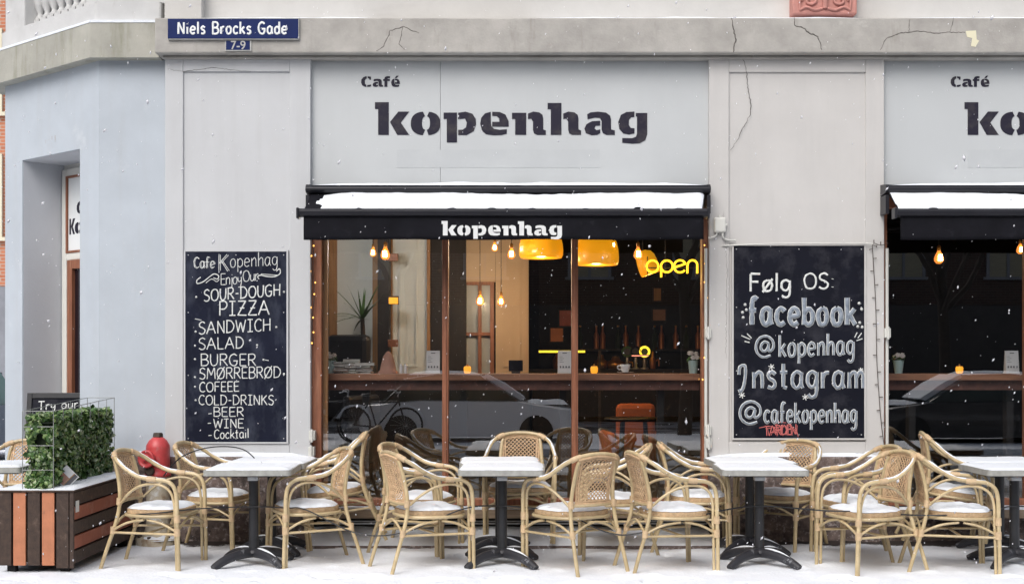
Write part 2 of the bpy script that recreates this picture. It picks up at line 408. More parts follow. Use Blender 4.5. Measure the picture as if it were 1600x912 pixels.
# snow on the pavement; thin and dirty along the foot of the wall
def pave_mat():
    m = mat('pavement_snow', (.82,.85,.90), .78, bump=.6, bscale=45, spec=.2)
    nt = m.node_tree; N = nt.nodes; L = nt.links; b = N['Principled BSDF']
    tc = N.new('ShaderNodeTexCoord'); sx = N.new('ShaderNodeSeparateXYZ'); L.new(tc.outputs['Object'], sx.inputs[0])
    nz = N.new('ShaderNodeTexNoise'); nz.inputs['Scale'].default_value = 3.2; nz.inputs['Detail'].default_value = 9; nz.inputs['Roughness'].default_value = .7
    L.new(tc.outputs['Object'], nz.inputs['Vector'])
    a = N.new('ShaderNodeMath'); a.operation = 'MULTIPLY_ADD'; a.inputs[1].default_value = .62; L.new(nz.outputs['Fac'], a.inputs[0]); L.new(sx.outputs[1], a.inputs[2])
    mr = N.new('ShaderNodeMapRange'); mr.inputs['From Min'].default_value = -.01; mr.inputs['From Max'].default_value = .04; L.new(a.outputs[0], mr.inputs['Value'])
    mx = N.new('ShaderNodeMixRGB'); mx.inputs['Color1'].default_value = (.82,.85,.90,1); mx.inputs['Color2'].default_value = (.055,.045,.042,1)
    L.new(mr.outputs[0], mx.inputs[0]); L.new(mx.outputs[0], b.inputs['Base Color'])
    return m
def pave_z(x, y):
    z = .012*mnoise.noise((x*1.3, y*1.6, 0)) + .006*mnoise.noise((x*5, y*5, 3))
    z += .014*max(0, mnoise.noise((x*2.3+7, y*2.0, 5))) + .004*mnoise.noise((x*17, y*17, 1))
    for fx, fy, ca, sa in STEPS:
        dx, dy = x-fx, y-fy
        if abs(dx) < .3 and abs(dy) < .3:
            u = (dx*ca+dy*sa)/.145; v = (-dx*sa+dy*ca)/.055; q = u*u+v*v
            if q < 3: z += -.034*math.exp(-q*q) + .010*math.exp(-(q-1.7)**2*3)
    for fx, fy in LEGS:
        q = ((x-fx)**2+(y-fy)**2)/.0045
        if q < 6: z += .012*math.exp(-q)*(1+.6*mnoise.noise((fx*9, fy*9, 2)))
    return z
STEPS = []; rs_ = random.Random(21)
for sx, sy, ang, n_ in ((-4.2, -2.1, 3, 7), (-1.9, -1.98, -2, 8), (3.6, -2.0, 183, 9), (.9, -2.0, 80, 3), (-.45, -.95, 95, 2), (2.4, -2.1, 100, 2)):
    for k in range(n_):
        a = R(ang+rs_.uniform(-9, 9)); d = k*.62
        STEPS.append((sx+math.cos(R(ang))*d-math.sin(R(ang))*(.09 if k % 2 else -.09)+rs_.uniform(-.04,.04), sy+math.sin(R(ang))*d+math.cos(R(ang))*(.09 if k % 2 else -.09), math.cos(a), math.sin(a)))
LEGS = [(rs_.uniform(-3.2, 4.0), rs_.uniform(-1.9, -.4)) for _ in range(70)]
heightfield('pavement', -6.5, 7.5, -3.5, .6, 560, 170, pave_z, pave_mat())
g = MB(); g.box(-40, -6.5, -3.5, 40, -.15, .0); g.box(7.5, 40, -3.5, .6, -.15, .0); g.box(-6.5, -5.2, .6, 40, -.15, 0)
g.box(-5.2, -2.9, .6, 2.5, -.15, 0)
tag(g.build('side_pavement', M['snow']), kind='structure')
g = MB(); g.box(-40, 40, -3.65, -3.5, -.15, .006)
tag(g.build('kerb', M['concrete'], bevel=.012), kind='structure')
g = MB(); g.box(-40, 40, -17, -11.9, -.15, .0)
tag(g.build('far_pavement', M['snow']), kind='structure')

# ================================================================== CAFE BUILDING
cafe = thing('cafe_building', 'pale grey plastered corner cafe building with chamfered doorway, big shop windows and grey cornice', 'building', (0,0,0))
WX0, WX1 = -1.75, 1.712          # first window opening
PX1 = 3.232                      # left edge of second opening
W2 = 6.70                        # its right edge
Z_COR = 4.205; Z_TOP = 4.507
PLZ = .735                       # top of the granite plinth

def pilaster(x0, x1, px0, px1, pz0, pz1, m, nm):
    """shallow framed pilaster: frame pieces in front of a recessed field"""
    b = MB()
    b.box(x0, px0, 0, .30, PLZ, Z_COR); b.box(px1, x1, 0, .30, PLZ, Z_COR)
    b.box(px0, px1, 0, .30, pz1, Z_COR); b.box(px0, px1, 0, .30, PLZ, pz0)
    b.build(nm, m, cafe, bevel=.006)
    f = MB(); f.box(px0, px1, .018, .30, pz0, pz1)
    f.build('recessed_field', m, cafe)
pilaster(-3.012, WX0, -2.855, -1.93, PZ(692, 0), PZ(112, 0), M['plaster_grey'], 'pilaster')
pilaster(WX1, PX1, 1.885, 3.07, PZ(690, 0), PZ(113, 0), M['plaster_warm'], 'pilaster')
pilaster(W2, 8.2, W2+.18, 8.0, PZ(690, 0), PZ(113, 0), M['plaster_warm'], 'pilaster')

# set-back wall and the chamfer with its doorway
C0 = Vector((-3.63, .15, 0)); CD = Vector((-.753, .658, 0)); CN = Vector((.658, .753, 0))      # along the chamfer, into the wall
T1_ = 1.66; D0, D1 = .318, 1.333     # metres along the chamfer: doorway edges
DZ = 3.46
def CH(t, r, z=0): p = C0 + CD*t + CN*r; return (p.x, p.y, z)
w = MB()
w.box(-3.63, -3.012, .15, .35, PLZ, Z_COR)
w.build('setback_wall', M['plaster_blue'], cafe)
def chbox(b, t0, t1, r0, r1, z0, z1, mi=0):
    vs = [CH(t0,r0,z0), CH(t1,r0,z0), CH(t1,r1,z0), CH(t0,r1,z0), CH(t0,r0,z1), CH(t1,r0,z1), CH(t1,r1,z1), CH(t0,r1,z1)]
    b.add(vs, [(0,1,2,3),(4,7,6,5),(0,4,5,1),(1,5,6,2),(2,6,7,3),(3,7,4,0)], mi)
w = MB()
chbox(w, .002, D0, 0, .45, 0, Z_COR); chbox(w, D1, T1_, 0, .45, 0, Z_COR); chbox(w, D0, D1, 0, .45, DZ, Z_COR)
w.build('chamfer_wall', M['plaster_blue'], cafe)
w = MB(); chbox(w, D1-.004, D1-.001, .012, .435, 0, DZ-.003); chbox(w, D0+.001, D1-.004, .012, .435, DZ-.004, DZ-.001)
w.build('door_reveal', M['reveal_grey'], cafe)
w = MB(); e = C0 + CD*T1_
w.slab([(e.x, e.y+.01), (e.x+.3, e.y+.25), (e.x+.3, 1.7), (e.x, 1.7)], 0, Z_TOP+3)
w.box(e.x, e.x+.3, 1.701, 4.6, 0, 1.0); w.box(e.x, e.x+.3, 1.701, 4.6, 3.4, Z_TOP+3); w.box(e.x, e.x+.3, 4.601, 16, 0, Z_TOP+3)  # unseen opening added here so side daylight can enter the room
w.build('side_wall', M['plaster_blue'], cafe)
# door set deep in the chamfer
door = MB()
chbox(door, D0, D1, .43, .50, 0, DZ)
door = door.build('door', M['door_cream'], cafe)
d = MB()
tz = PZ(392, 1.0); r0 = .395
chbox(d, D1-.10, D1-.02, r0, .43, 0, DZ-.05)          # left post of the frame
chbox(d, D0, D1-.10, r0, .43, tz-.07, tz)             # transom bar
chbox(d, D0, D1-.10, r0, .43, DZ-.12, DZ-.05)
d.build('door_frame', M['door_cream'], door, bevel=.006)
d = MB()
chbox(d, D1-.25, D1-.165, .365, .428, .03, tz-.075)
chbox(d, D0, D1-.25, .365, .428, tz-.16, tz-.075)
d.build('door_leaf', M['wood_brown'], door, bevel=.004)
d = MB(); chbox(d, D0, D1-.25, .40, .428, .03, tz-.16); d.build('door_pane', M['dark_glass'], door)
d = MB(); chbox(d, D1-.125, D1-.10, .388, .43, tz, DZ-.12); chbox(d, D0, D1-.125, .388, .43, tz, tz+.02); chbox(d, D0, D1-.125, .388, .43, DZ-.14, DZ-.12)
d.build('transom_frame', M['wood_brown'], door)
d = MB(); chbox(d, D0, D1-.125, .405, .43, tz+.02, DZ-.14); d.build('transom_panel', M['enamel_white'], door)

# plinth of rough dark granite with a snowy ledge
for x0, x1, y0 in ((-3.012, WX0, -.05), (WX1, PX1, -.05), (W2, 8.2, -.05), (-3.66, -3.012, .10)):
    p = MB(); p.box(x0, x1, y0, .3, -.1, PLZ); p.build('plinth', M['granite'], cafe, bevel=.01)
    s = MB(); s.dome(densify([(x0+.004, y0+.006), (x1-.004, y0+.006), (x1-.004, y0+.048), (x0+.004, y0+.048)], .05), PLZ+.001, .035, rings=4, amp=.008, fr=7, seed=x0)
    s.build('snow_ledge', M['snow'], cafe)
# cornice bands
c = MB(); c.box(-3.07, 8.4, -.12, .32, Z_COR, Z_TOP)
c.box(-3.03, 8.4, -.035, .2, Z_COR-.028, Z_COR-.001)
c.build('cornice', M['concrete'], cafe, bevel=.012)
def chplan(off, tend, back):
    """plan outline following set-back wall and chamfer, 'off' in front of them"""
    n = -CN; q = C0 + n*off; yl = .15-off
    k = (yl - q.y)/CD.y; oc = q + CD*k; oe = q + CD*tend
    return [(-3.071, yl), (oc.x, yl), (oe.x, oe.y), (oe.x + back*.753, oe.y + back), (-3.071, .15-off+back+.3)]
c = MB(); c.slab(chplan(.12, T1_+.35, .6), Z_COR-.003, Z_TOP)
c.build('cornice', M['concrete_moss'], cafe, bevel=.008)
c = MB(); c.slab(chplan(.125, T1_+.3, .5), Z_TOP-.002, Z_TOP+.020)
c.build('snow_ledge', M['snow'], cafe)
# balcony balustrade over the chamfer
bal = MB(); bal.slab(chplan(.05, T1_-.02, .35), Z_TOP+.018, 4.70)
bal = bal.build('balustrade', M['stone_light'], cafe, bevel=.02)
q = MB(); yl = .15
q.box(-3.655, -3.03, .13, .5, 4.698, 5.6)
chbox(q, -.01, .22, 0, .3, 4.699, 5.62)
q.build('parapet', M['stone_light'], bal, bevel=.01)
q = MB(); chbox(q, 1.24, 1.60, -.03, .3, 4.699, 5.6); q.build('pedestal', M['stone_light'], bal, bevel=.01)
q = MB(); chbox(q, .2, 1.3, .02, .26, 5.36, 5.5); q.build('handrail', M['stone_light'], bal, bevel=.01)
first = None
for i in range(8):
    t = .315 + i*.128
    if first is None:
        q = MB(); q.box(-.052, .052, -.052, .052, 0, .085)
        q.lathe([(.045,.085),(.05,.10),(.03,.125),(.028,.145),(.052,.20),(.068,.27),(.066,.32),(.045,.40),(.03,.47),(.028,.52),(.05,.56),(.05,.60)], n=20)
        q.box(-.05, .05, -.05, .05, .60, .66)
        first = q.build('baluster', M['stone_light'], bal); o = first
    else:
        o = first.copy(); COL.objects.link(o); o.parent = bal
    o.location = CH(t, .12, 4.70); o.rotation_euler = (0, 0, math.atan2(CD.y, CD.x))
# wall above the cornice
u = MB(); u.box(-3.012, 8.4, .10, .4, Z_TOP-.01, 8.0); u.build('upper_wall', M['upper_wall'], cafe)
u = MB(); u.box(-3.012, -2.69, -.02, .10, Z_TOP-.005, 8.0); u.build('upper_pier', M['upper_wall'], cafe, bevel=.006)
u = MB(); u.box(-4.9, -3.012, 1.4, 1.7, Z_TOP-.01, 8.0); u.build('upper_wall', M['upper_wall'], cafe)
for x0, x1 in ((-2.68, -1.2), (.2, 3.0), (3.4, 5.2)):
    s = MB(); s.dome(densify([(x0, -.108), (x1, -.108), (x1, .09), (x0, .09)], .06), Z_TOP+.001, .016, rings=4, amp=.010, fr=5, seed=x0)
    s.build('snow_ledge', M['snow'], cafe)
# terracotta relief above the cornice
y = .0; ox0, ox1 = PX(1238, -.02), PX(1339, -.02); oz = PZ(23, -.02)
o_ = MB(); o_.box(ox0, ox1, -.03, .12, oz, oz+.95)
orn = o_.build('relief_panel', M['terracotta'], cafe, bevel=.015)
o_ = MB(); xm = (ox0+ox1)/2
RF = -.032
o_.box(ox0+.05, ox1-.05, -.05, -.0302, oz+.80, oz+.88)
hwid = (ox1-ox0)/2-.06
for sgn in (-1, 1):
    for rr, xx, zz in ((.075, .13, .115), (.06, .12, .27), (.05, .10, .40)):
        pts = [(xm+sgn*(xx+rr*math.cos(a*.55)*(1-a*.055)), RF-.004, oz+zz+rr*.75*math.sin(a*.55)*(1-a*.055)) for a in range(0, 15)]
        o_.tube(spline(pts, 3), .014, 6)
    o_.tube(spline([(xm+sgn*.02, RF, oz+.05), (xm+sgn*.09, RF-.006, oz+.035), (xm+sgn*.16, RF-.006, oz+.06), (xm+sgn*hwid, RF, oz+.035)], 6), .012, 6)
    o_.tube(spline([(xm+sgn*hwid*.98, RF, oz+.04), (xm+sgn*hwid*1.0, RF-.006, oz+.12), (xm+sgn*hwid*.9, RF, oz+.2)], 6), .012, 6)
o_.tube(spline([(xm, RF, oz+.05), (xm, RF-.012, oz+.2), (xm, RF, oz+.5)], 5), .026, 8)
o_.build('relief_scroll', M['terracotta'], orn)
# cracks in the plaster and the cornice
def crack(pts, y, w, parent=cafe, material=None):
    P = [(PX(a, y), PZ(b, y)) for a, b in pts]; out = []
    for (a, b), (c_, d_) in zip(P, P[1:]):
        n = max(2, int(math.dist((a,b),(c_,d_))/.018))
        for i in range(n):
            t = i/n; out.append((a+(c_-a)*t+random.uniform(-.006,.006), b+(d_-b)*t+random.uniform(-.004,.004)))
    out.append(P[-1]); N = len(out)
    k = MB(); k.tube([(x, y, z) for x, z in out], [w*.62*(.35+.65*math.sin(math.pi*(i+.5)/N)**.5)*random.uniform(.6,1.3) for i in range(N)], 4, flat=.0012)
    return k.build('crack', material or M['crack'], parent)
CY = -.121
crack([(1143,28),(1147,45),(1149,62),(1146,82)], CY, .009)
crack([(1146,82),(1163,96),(1167,120),(1170,150),(1174,163),(1172,180),(1161,200),(1152,220),(1141,235)], -.001, .0045)
crack([(1241,28),(1241,40),(1255,44),(1266,53),(1278,57),(1284,78)], CY, .008)
crack([(1376,78),(1385,60),(1408,52),(1435,49),(1460,52),(1484,51),(1508,51)], CY, .006)
crack([(1484,50),(1490,28)], CY, .004); crack([(1420,50),(1422,30)], CY, .003)
crack([(588,80),(600,72),(610,48),(630,42),(655,52)], CY, .005); crack([(630,42),(624,70),(632,78)], CY, .004)
crack([(262,108),(290,112),(330,106),(368,110),(392,112)], -.001, .003)
crack([(1130,330),(1136,420),(1134,560)], -.001, .0018)
def stain(pts, m):
    k = MB(); k.prism(pts, lambda a, z: CH(a, -.0012, z), lambda a, z: CH(a, .002, z)); k.build('rust_stain', m, cafe)
M['rust'] = layer(mat('rust', (.36,.24,.18), .9), (.475,.53,.59), 30, .42, .55, (1,1,.3), seed=2)
rq = random.Random(9)
for k_ in range(4):
    a = D0+.42+k_*.055; w_ = rq.uniform(.006,.011); h_ = rq.uniform(.05,.12)
    stain([(a, DZ+.17), (a+w_, DZ+.165), (a+w_*.8, DZ+.17-h_*.6), (a+w_*.4, DZ+.17-h_), (a-w_*.3, DZ+.17-h_*.5)], M['rust'])
k = MB(); k.plate([(PX(a, CY), PZ(b, CY)) for a, b in ((1509,49),(1525,48),(1526,62),(1530,64),(1524,74),(1517,72),(1519,60),(1511,58))], CY-.0015, CY+.002)
k.build('paint_remnant', M['old_paint'], cafe)

# ------------------------------------------------------------------ sign fascias and shop windows
SILL = PZ(790, .05); HEAD = 3.02
def shop_front(x0, x1, mull, seam, first):
    b = MB(); SP = .06
    b.box(x0, seam-.0015, SP, .22, HEAD, Z_COR-.03); b.box(seam+.0015, x1, SP, .22, HEAD, Z_COR-.03)
    b.build('sign_fascia', M['sign_panel'], cafe)
    fx = x0 + (PX(620, SP)-WX0); fw = PX(937, SP)-PX(620, SP)
    b = MB(); b.box(fx, fx+fw, SP-.0015, SP+.01, PZ(262, SP), PZ(234, SP)); b.build('faded_patch', M['patch'], cafe)
    win = MB()
    jw = .085 if first else .045
    win.box(x0, x0+jw, .07, .20, SILL, HEAD); win.box(x1-.05, x1, .07, .20, SILL, HEAD)
    win.box(x0+jw, x1-.05, .07, .20, HEAD-.12, HEAD); win.box(x0+jw, x1-.05, .07, .20, SILL, SILL+.06)
    win = win.build('window', M['wood_brown'], cafe, bevel=.006)
    xs = [x0+jw] + [m_ for m_ in mull] + [x1-.05]
    for m_ in mull:
        q = MB(); q.box(m_-.027, m_+.027, .06, .20, SILL+.06, HEAD-.12); q.box(m_-.012, m_+.012, .045, .06, SILL+.06, HEAD-.12)
        q.build('mullion', M['wood_brown'], win, bevel=.005)
    for a, b_ in zip(xs, xs[1:]):
        q = MB(); q.add([(a, .13, SILL+.06), (b_, .13, SILL+.06), (b_, .13, HEAD-.12), (a, .13, HEAD-.12)], [(0,1,2,3)])
        q.build('pane', M['glass'], win)
    if first:
        q = MB(); q.box(x0+.088, x0+.128, .15, .20, SILL+.06, HEAD-.12); q.build('inner_post', M['wood_light'], win)
    # low plank sill in front of the glass
    q = MB(); q.box(x0, x1, -.14, .065, SILL-.085, SILL-.012); sl = q.build('sill', M['wood_bench'], win, bevel=.005)
    q = MB(); q.dome(densify([(x0+.01, -.135), (x1-.01, -.135), (x1-.01, .055), (x0+.01, .055)], .05), SILL-.011, .018, rings=5, amp=.016, fr=4, seed=x0)
    q.build('snow_ledge', M['snow'], sl)
    q = MB(); q.box(x0, x1, .02, .3, -.1, SILL-.086); q.build('riser', M['dark_timber'] if first else M['granite'], cafe)
    if first:
        q = MB(); q.box(x0+.02, x1-.02, -.46, .02, -.05, .030); st = q.build('step', M['granite'], cafe, bevel=.01)
        q = MB(); nx, ny = 150, 14; vs = []
        for j in range(ny+1):
            for i in range(nx+1):
                v = j/ny; x = x0+.022+(x1-x0-.044)*i/nx; y_ = -.463+.481*v
                e = min(1, v/.12)**.5
                vs.append((x, y_, .026+e*(.016+.085*v**1.3)+.012*e*mnoise.noise((x*3, y_*5, 2))))
        q.add(vs, [(j*(nx+1)+i, j*(nx+1)+i+1, (j+1)*(nx+1)+i+1, (j+1)*(nx+1)+i) for j in range(ny) for i in range(nx)], 0, True)
        q.build('snow_ledge', M['snow'], st)
        q = MB()
        q.box(x0+.06, x1-.02, -.02, .018, .150, .160); q.box(x0+.06, x1-.02, -.02, .018, .172, .178)
        q.build('grille', M['steel'], cafe)
shop_front(WX0, WX1, [PX(696, .1), PX(898, .1)], PX(688, .06), True)
shop_front(PX1, W2, [PX1+1.30, PX1+2.42], PX1+1.26, False)

# ------------------------------------------------------------------ the room behind the glass
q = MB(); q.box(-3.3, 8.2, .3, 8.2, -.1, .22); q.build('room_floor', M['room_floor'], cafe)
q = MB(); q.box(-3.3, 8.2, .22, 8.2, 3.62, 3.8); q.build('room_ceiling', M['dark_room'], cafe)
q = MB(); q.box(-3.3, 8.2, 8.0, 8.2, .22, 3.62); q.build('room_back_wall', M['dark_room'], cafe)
q = MB(); q.box(-3.3, -3.15, .36, 1.1, .22, 3.62); q.box(-3.3, -3.15, 1.101, 3.1, .22, 1.0); q.box(-3.3, -3.15, 1.101, 3.1, 3.4, 3.62); q.box(-3.3, -3.15, 3.101, 8.0, .22, 3.62); q.box(8.1, 8.2, .3, 8.0, .22, 3.62); q.build('room_side_wall', M['dark_room'], cafe)  # left wall has an added opening, letting daylight onto the pale partition
YP = 3.2
DARK_Z = 1.42
def seg(p0, p1, m, y0=YP, y1=YP+.12, z0=DARK_Z, z1=3.62, nm='room_partition'):
    q = MB(); q.box(PX(p0, y0), PX(p1, y0), y0, y1, z0, z1); return q.build(nm, m, cafe)
seg(440, 514, M['dark_timber']); seg(514, 526, M['wood_light'], YP-.06, YP+.05, nm='room_post')
seg(526.5, 582, M['room_plaster']); seg(582, 590, M['wood_light'], YP-.04, YP+.05, nm='room_post')
seg(590, 608, M['dark_timber'], YP-.25, YP+.05, nm='room_post'); seg(608, 613, M['wood_light'], YP-.04, YP+.05, nm='room_post')
pil = seg(613, 667, M['room_plaster'])
x0, x1 = PX(624, YP), PX(652, YP)
q = MB()
for a, b_, c_, d_ in ((x0, x0+.02, 1.5, 2.62), (x1-.02, x1, 1.5, 2.62), (x0+.02, x1-.02, 1.5, 1.52), (x0+.02, x1-.02, 2.6, 2.62)): q.box(a, b_, YP-.014, YP, c_, d_)
q.box(x0, x1, YP-.014, YP, 2.7, 3.3); q.build('panel_moulding', M['room_plaster'], pil)
seg(667, 672, M['wood_light'], YP-.03, YP+.05, nm='room_post'); seg(672, 728, M['dark_timber'])
q = MB(); q.box(PX(440, YP), PX(826, YP), YP-.07, YP+.12, .22, DARK_Z-.001); q.build('room_shade_wall', M['dark_room'], cafe)  # added lower wall, its near-black colour stands in for the gloom below the bar
# warm lit wall with a glazed inner door
ZD = PZ(440, YP)
seg(728.5, 774, M['room_warm'], z0=ZD); wp = seg(774.5, 826, M['room_warm'])
q = MB()
for p in (785, 800, 812, 822):
    a = PX(p, YP); q.box(a-.008, a+.008, YP-.012, YP, DARK_Z+.01, 3.5)
q.box(PX(786, YP)+.002, PX(811, YP), YP-.012, YP, 1.5, 1.53)
q.build('panel_moulding', M['room_warm'], wp)
inn = MB(); a, b_ = PX(728.5, YP), PX(772, YP)
inn.box(a, b_, YP+.02, YP+.07, ZD-.035, ZD); inn.box(b_-.045, b_, YP+.02, YP+.07, DARK_Z, ZD-.035); inn.box(a+.13, a+.17, YP+.02, YP+.07, DARK_Z, ZD-.035)
inn.box(a, a+.13, YP+.02, YP+.07, PZ(524, YP), PZ(519, YP)); inn.box(a+.17, b_-.045, YP+.02, YP+.07, PZ(524, YP), PZ(519, YP))
inn = inn.build('inner_door', M['wood_brown'], cafe)
q = MB(); q.box(a, b_-.045, YP+.08, YP+.10, DARK_Z, ZD-.035); q.build('pane', M['pane_grey'], inn)
# bar counter deep in the room
q = MB(); q.box(PX(832, 4.6), 4.2, 4.6, 5.2, .22, 1.42); q.build('bar_front', M['dark_timber'], cafe)
q = MB(); q.box(PX(832, 4.6)-.05, 4.25, 4.55, 5.25, 1.421, 1.47); q.build('bar_top', M['dark_timber'], cafe)
q = MB()
q.box(.8, 4.0, 5.42, 5.62, 1.70, 1.725)
q.build('back_shelf', M['dark_timber'], cafe)

# ================================================================== LETTERING
# single-stroke hand lettering: strokes of x,y points (cap height 1), '~' = drawn round
def G(s):
    out = []
    for st in s.split(';'):
        st = st.strip(); rnd = st.startswith('~'); st = st.lstrip('~')
        pts = [tuple(float(v) for v in p.split(',')) for p in st.split()]
        out.append((rnd, pts))
    return out
GL = {
'A': (.78, G('0,0 .38,1 .76,0;.14,.36 .62,.36')), 'B': (.62, G('.05,0 .05,1;~.0,1 .4,1 .56,.8 .42,.55 .08,.53;~.08,.53 .45,.5 .62,.27 .45,.02 0,0')),
'C': (.62, G('~.60,.86 .40,1 .14,.86 .03,.5 .12,.14 .38,0 .60,.12')), 'D': (.70, G('.06,0 .06,1;~0,1 .42,.95 .68,.55 .48,.1 0,0')),
'E': (.56, G('.55,1 .05,1 .05,0 .56,0;.05,.52 .46,.52')), 'F': (.56, G('.56,1 .06,1 .06,0;.06,.55 .46,.55')),
'G': (.70, G('~.62,.86 .40,1 .12,.84 .03,.48 .16,.1 .42,0 .60,.12 .64,.4;.36,.42 .72,.42')), 'H': (.66, G('.05,0 .05,1;.62,0 .62,1;.05,.5 .62,.5')),
'I': (.50, G('.25,0 .25,1;.02,1 .48,1;.02,0 .48,0')), 'K': (.62, G('.06,0 .06,1;.58,.98 .08,.46;.22,.58 .62,0')),
'L': (.54, G('.05,1 .05,0 .54,0')), 'M': (.86, G('.04,0 .12,1 .43,.35 .74,1 .82,0')), 'N': (.66, G('.05,0 .05,1 .60,0 .60,1')),
'O': (.74, G('~.37,1 .10,.84 .02,.48 .14,.1 .38,0 .62,.12 .72,.5 .62,.86 .37,1')), 'P': (.58, G('.05,0 .05,1;~0,.98 .42,1 .58,.74 .40,.48 .06,.46')),
'R': (.62, G('.05,0 .05,1;~0,.98 .42,1 .56,.76 .40,.53 .06,.5;.26,.5 .62,0')), 'S': (.58, G('~.54,.88 .32,1 .08,.86 .10,.62 .34,.5 .55,.32 .46,.06 .22,0 .02,.12')),
'T': (.64, G('.32,0 .32,1;0,1 .64,1')), 'U': (.64, G('~.04,1 .05,.35 .18,.03 .42,.03 .58,.3 .60,1')), 'W': (.90, G('.02,1 .22,0 .44,.8 .66,0 .88,1')),
'Z': (.64, G('.04,1 .60,1 .02,0 .64,0;.16,.5 .5,.5')), 'Ø': (.76, G('~.37,1 .10,.84 .02,.48 .14,.1 .38,0 .62,.12 .72,.5 .62,.86 .37,1;.02,-.08 .74,1.1')),
'a': (.54, G('~.46,.55 .26,.64 .06,.5 .04,.18 .22,0 .40,.12 .47,.4;~.48,.62 .46,.2 .54,.0')), 'b': (.52, G('.05,1.05 .05,0;~.05,.44 .26,.62 .48,.46 .48,.14 .26,0 .05,.14')),
'c': (.46, G('~.45,.52 .26,.64 .06,.48 .04,.18 .22,0 .45,.1')), 'd': (.52, G('.47,1.05 .47,0;~.47,.44 .26,.62 .06,.48 .04,.16 .22,0 .40,.08 .47,.24')), 'e': (.50, G('~.05,.32 .46,.36 .42,.56 .24,.64 .06,.48 .04,.18 .22,0 .46,.1')),
'f': (.42, G('~.44,.98 .28,1.05 .17,.88 .16,.5 .16,0;.0,.56 .38,.56')), 'g': (.52, G('~.46,.55 .26,.64 .06,.5 .05,.2 .22,.04 .40,.14 .47,.42;~.48,.62 .48,.0 .42,-.28 .22,-.36 .06,-.24')),
'h': (.50, G('.05,1.05 .05,0;~.05,.4 .26,.62 .44,.52 .46,0')), 'i': (.18, G('.09,.6 .09,0;.09,.84 .09,.88')), 'j': (.26, G('~.2,.6 .2,-.1 .12,-.32 -.06,-.28;.2,.84 .2,.88')),
'k': (.48, G('.05,1.05 .05,0;.44,.62 .07,.26;.18,.36 .48,0')), 'l': (.16, G('.08,1.05 .08,0')), 'm': (.78, G('.05,.62 .05,0;~.05,.4 .22,.62 .37,.52 .39,0;~.39,.4 .56,.62 .71,.52 .73,0')),
'n': (.50, G('.05,.62 .05,0;~.05,.4 .26,.62 .44,.52 .46,0')), 'o': (.52, G('~.26,.64 .07,.52 .03,.28 .12,.04 .28,0 .44,.1 .49,.36 .42,.57 .26,.64')),
'p': (.52, G('.05,.62 .05,-.36;~.05,.46 .26,.63 .48,.46 .48,.16 .26,0 .05,.14')), 'r': (.36, G('.05,.62 .05,0;~.05,.36 .18,.58 .36,.60')),
's': (.42, G('~.40,.54 .22,.64 .06,.52 .12,.38 .32,.28 .38,.12 .24,0 .03,.06')), 't': (.38, G('.17,.95 .17,.05 .34,.0;0,.62 .36,.62')),
'u': (.50, G('~.05,.62 .06,.16 .2,.0 .38,.1 .45,.3;.46,.62 .47,0')), 'y': (.48, G('~.04,.62 .08,.28 .24,.2 .40,.32;~.44,.62 .42,0 .3,-.3 .08,-.3')),
'ø': (.52, G('~.26,.64 .07,.52 .03,.28 .12,.04 .28,0 .44,.1 .49,.36 .42,.57 .26,.64;.0,-.06 .52,.72')),
'@': (1.0, G('~.70,.62 .50,.72 .32,.58 .30,.36 .44,.24 .60,.34 .70,.62;~.70,.62 .68,.3 .80,.26 .94,.46 .88,.80 .58,1 .22,.9 .03,.55 .10,.16 .42,-.06 .80,.04')),
'-': (.36, G('.03,.45 .33,.45')), '.': (.16, G('.08,.02 .09,.06')), ':': (.2, G('.1,.62 .11,.66;.1,.1 .11,.14')), ' ': (.34, []),
# decorative initial of the big word
'J': (.60, G('~.10,.72 .06,.95 .34,1.04 .46,.86 .44,.5 .34,.14 .16,-.02 .04,.12;')) if False else (.60, G('~.05,.66 .12,.98 .42,1.02 .46,.7 .36,.22 .18,-.04 .06,.06')),
}
def strokes_of(text, gap=.14):
    x = 0; out = []
    for ch in text:
        w, st = GL[ch]
        for rnd, pts in st:
            P = [(x+a, b) for a, b in pts]
            if rnd and len(P) > 2: P = [(p.x, p.y) for p in spline([(a, b, 0) for a, b in P], 5)]
            out.append(P)
        x += w+gap
    return out, x-gap
def write(b, text, x0, x1, zb, cap, y, w, slope=0, jit=.0, mi=0, flat=.0012, gap=.14, wob=0):
    """letters as thin chalk strokes on the plane y"""
    st, W = strokes_of(text, gap); s = (x1-x0)/W; pieces = []
    for P in st:
        if 2 < len(P) < 6:      # drawn with sharp corners: one stroke per straight run
            pieces += [[p, q] for p, q in zip(P, P[1:])]; continue
        pieces.append(P)
    for P in pieces:
        pts = []
        for a, c in P:
            X = x0+a*s
            pts.append((X+random.uniform(-jit, jit), y, zb+c*cap+slope*(X-x0)+random.uniform(-jit, jit)+wob*math.sin(X*37)))
        if len(pts) == 2:
            (xa, _, za), (xb, _, zb_) = pts
            pts = [(xa+(xb-xa)*k/3, y, za+(zb_-za)*k/3) for k in range(4)]
        b.tube(pts, [w*random.uniform(.85, 1.12) for _ in pts], 6, flat=flat, mi=mi)

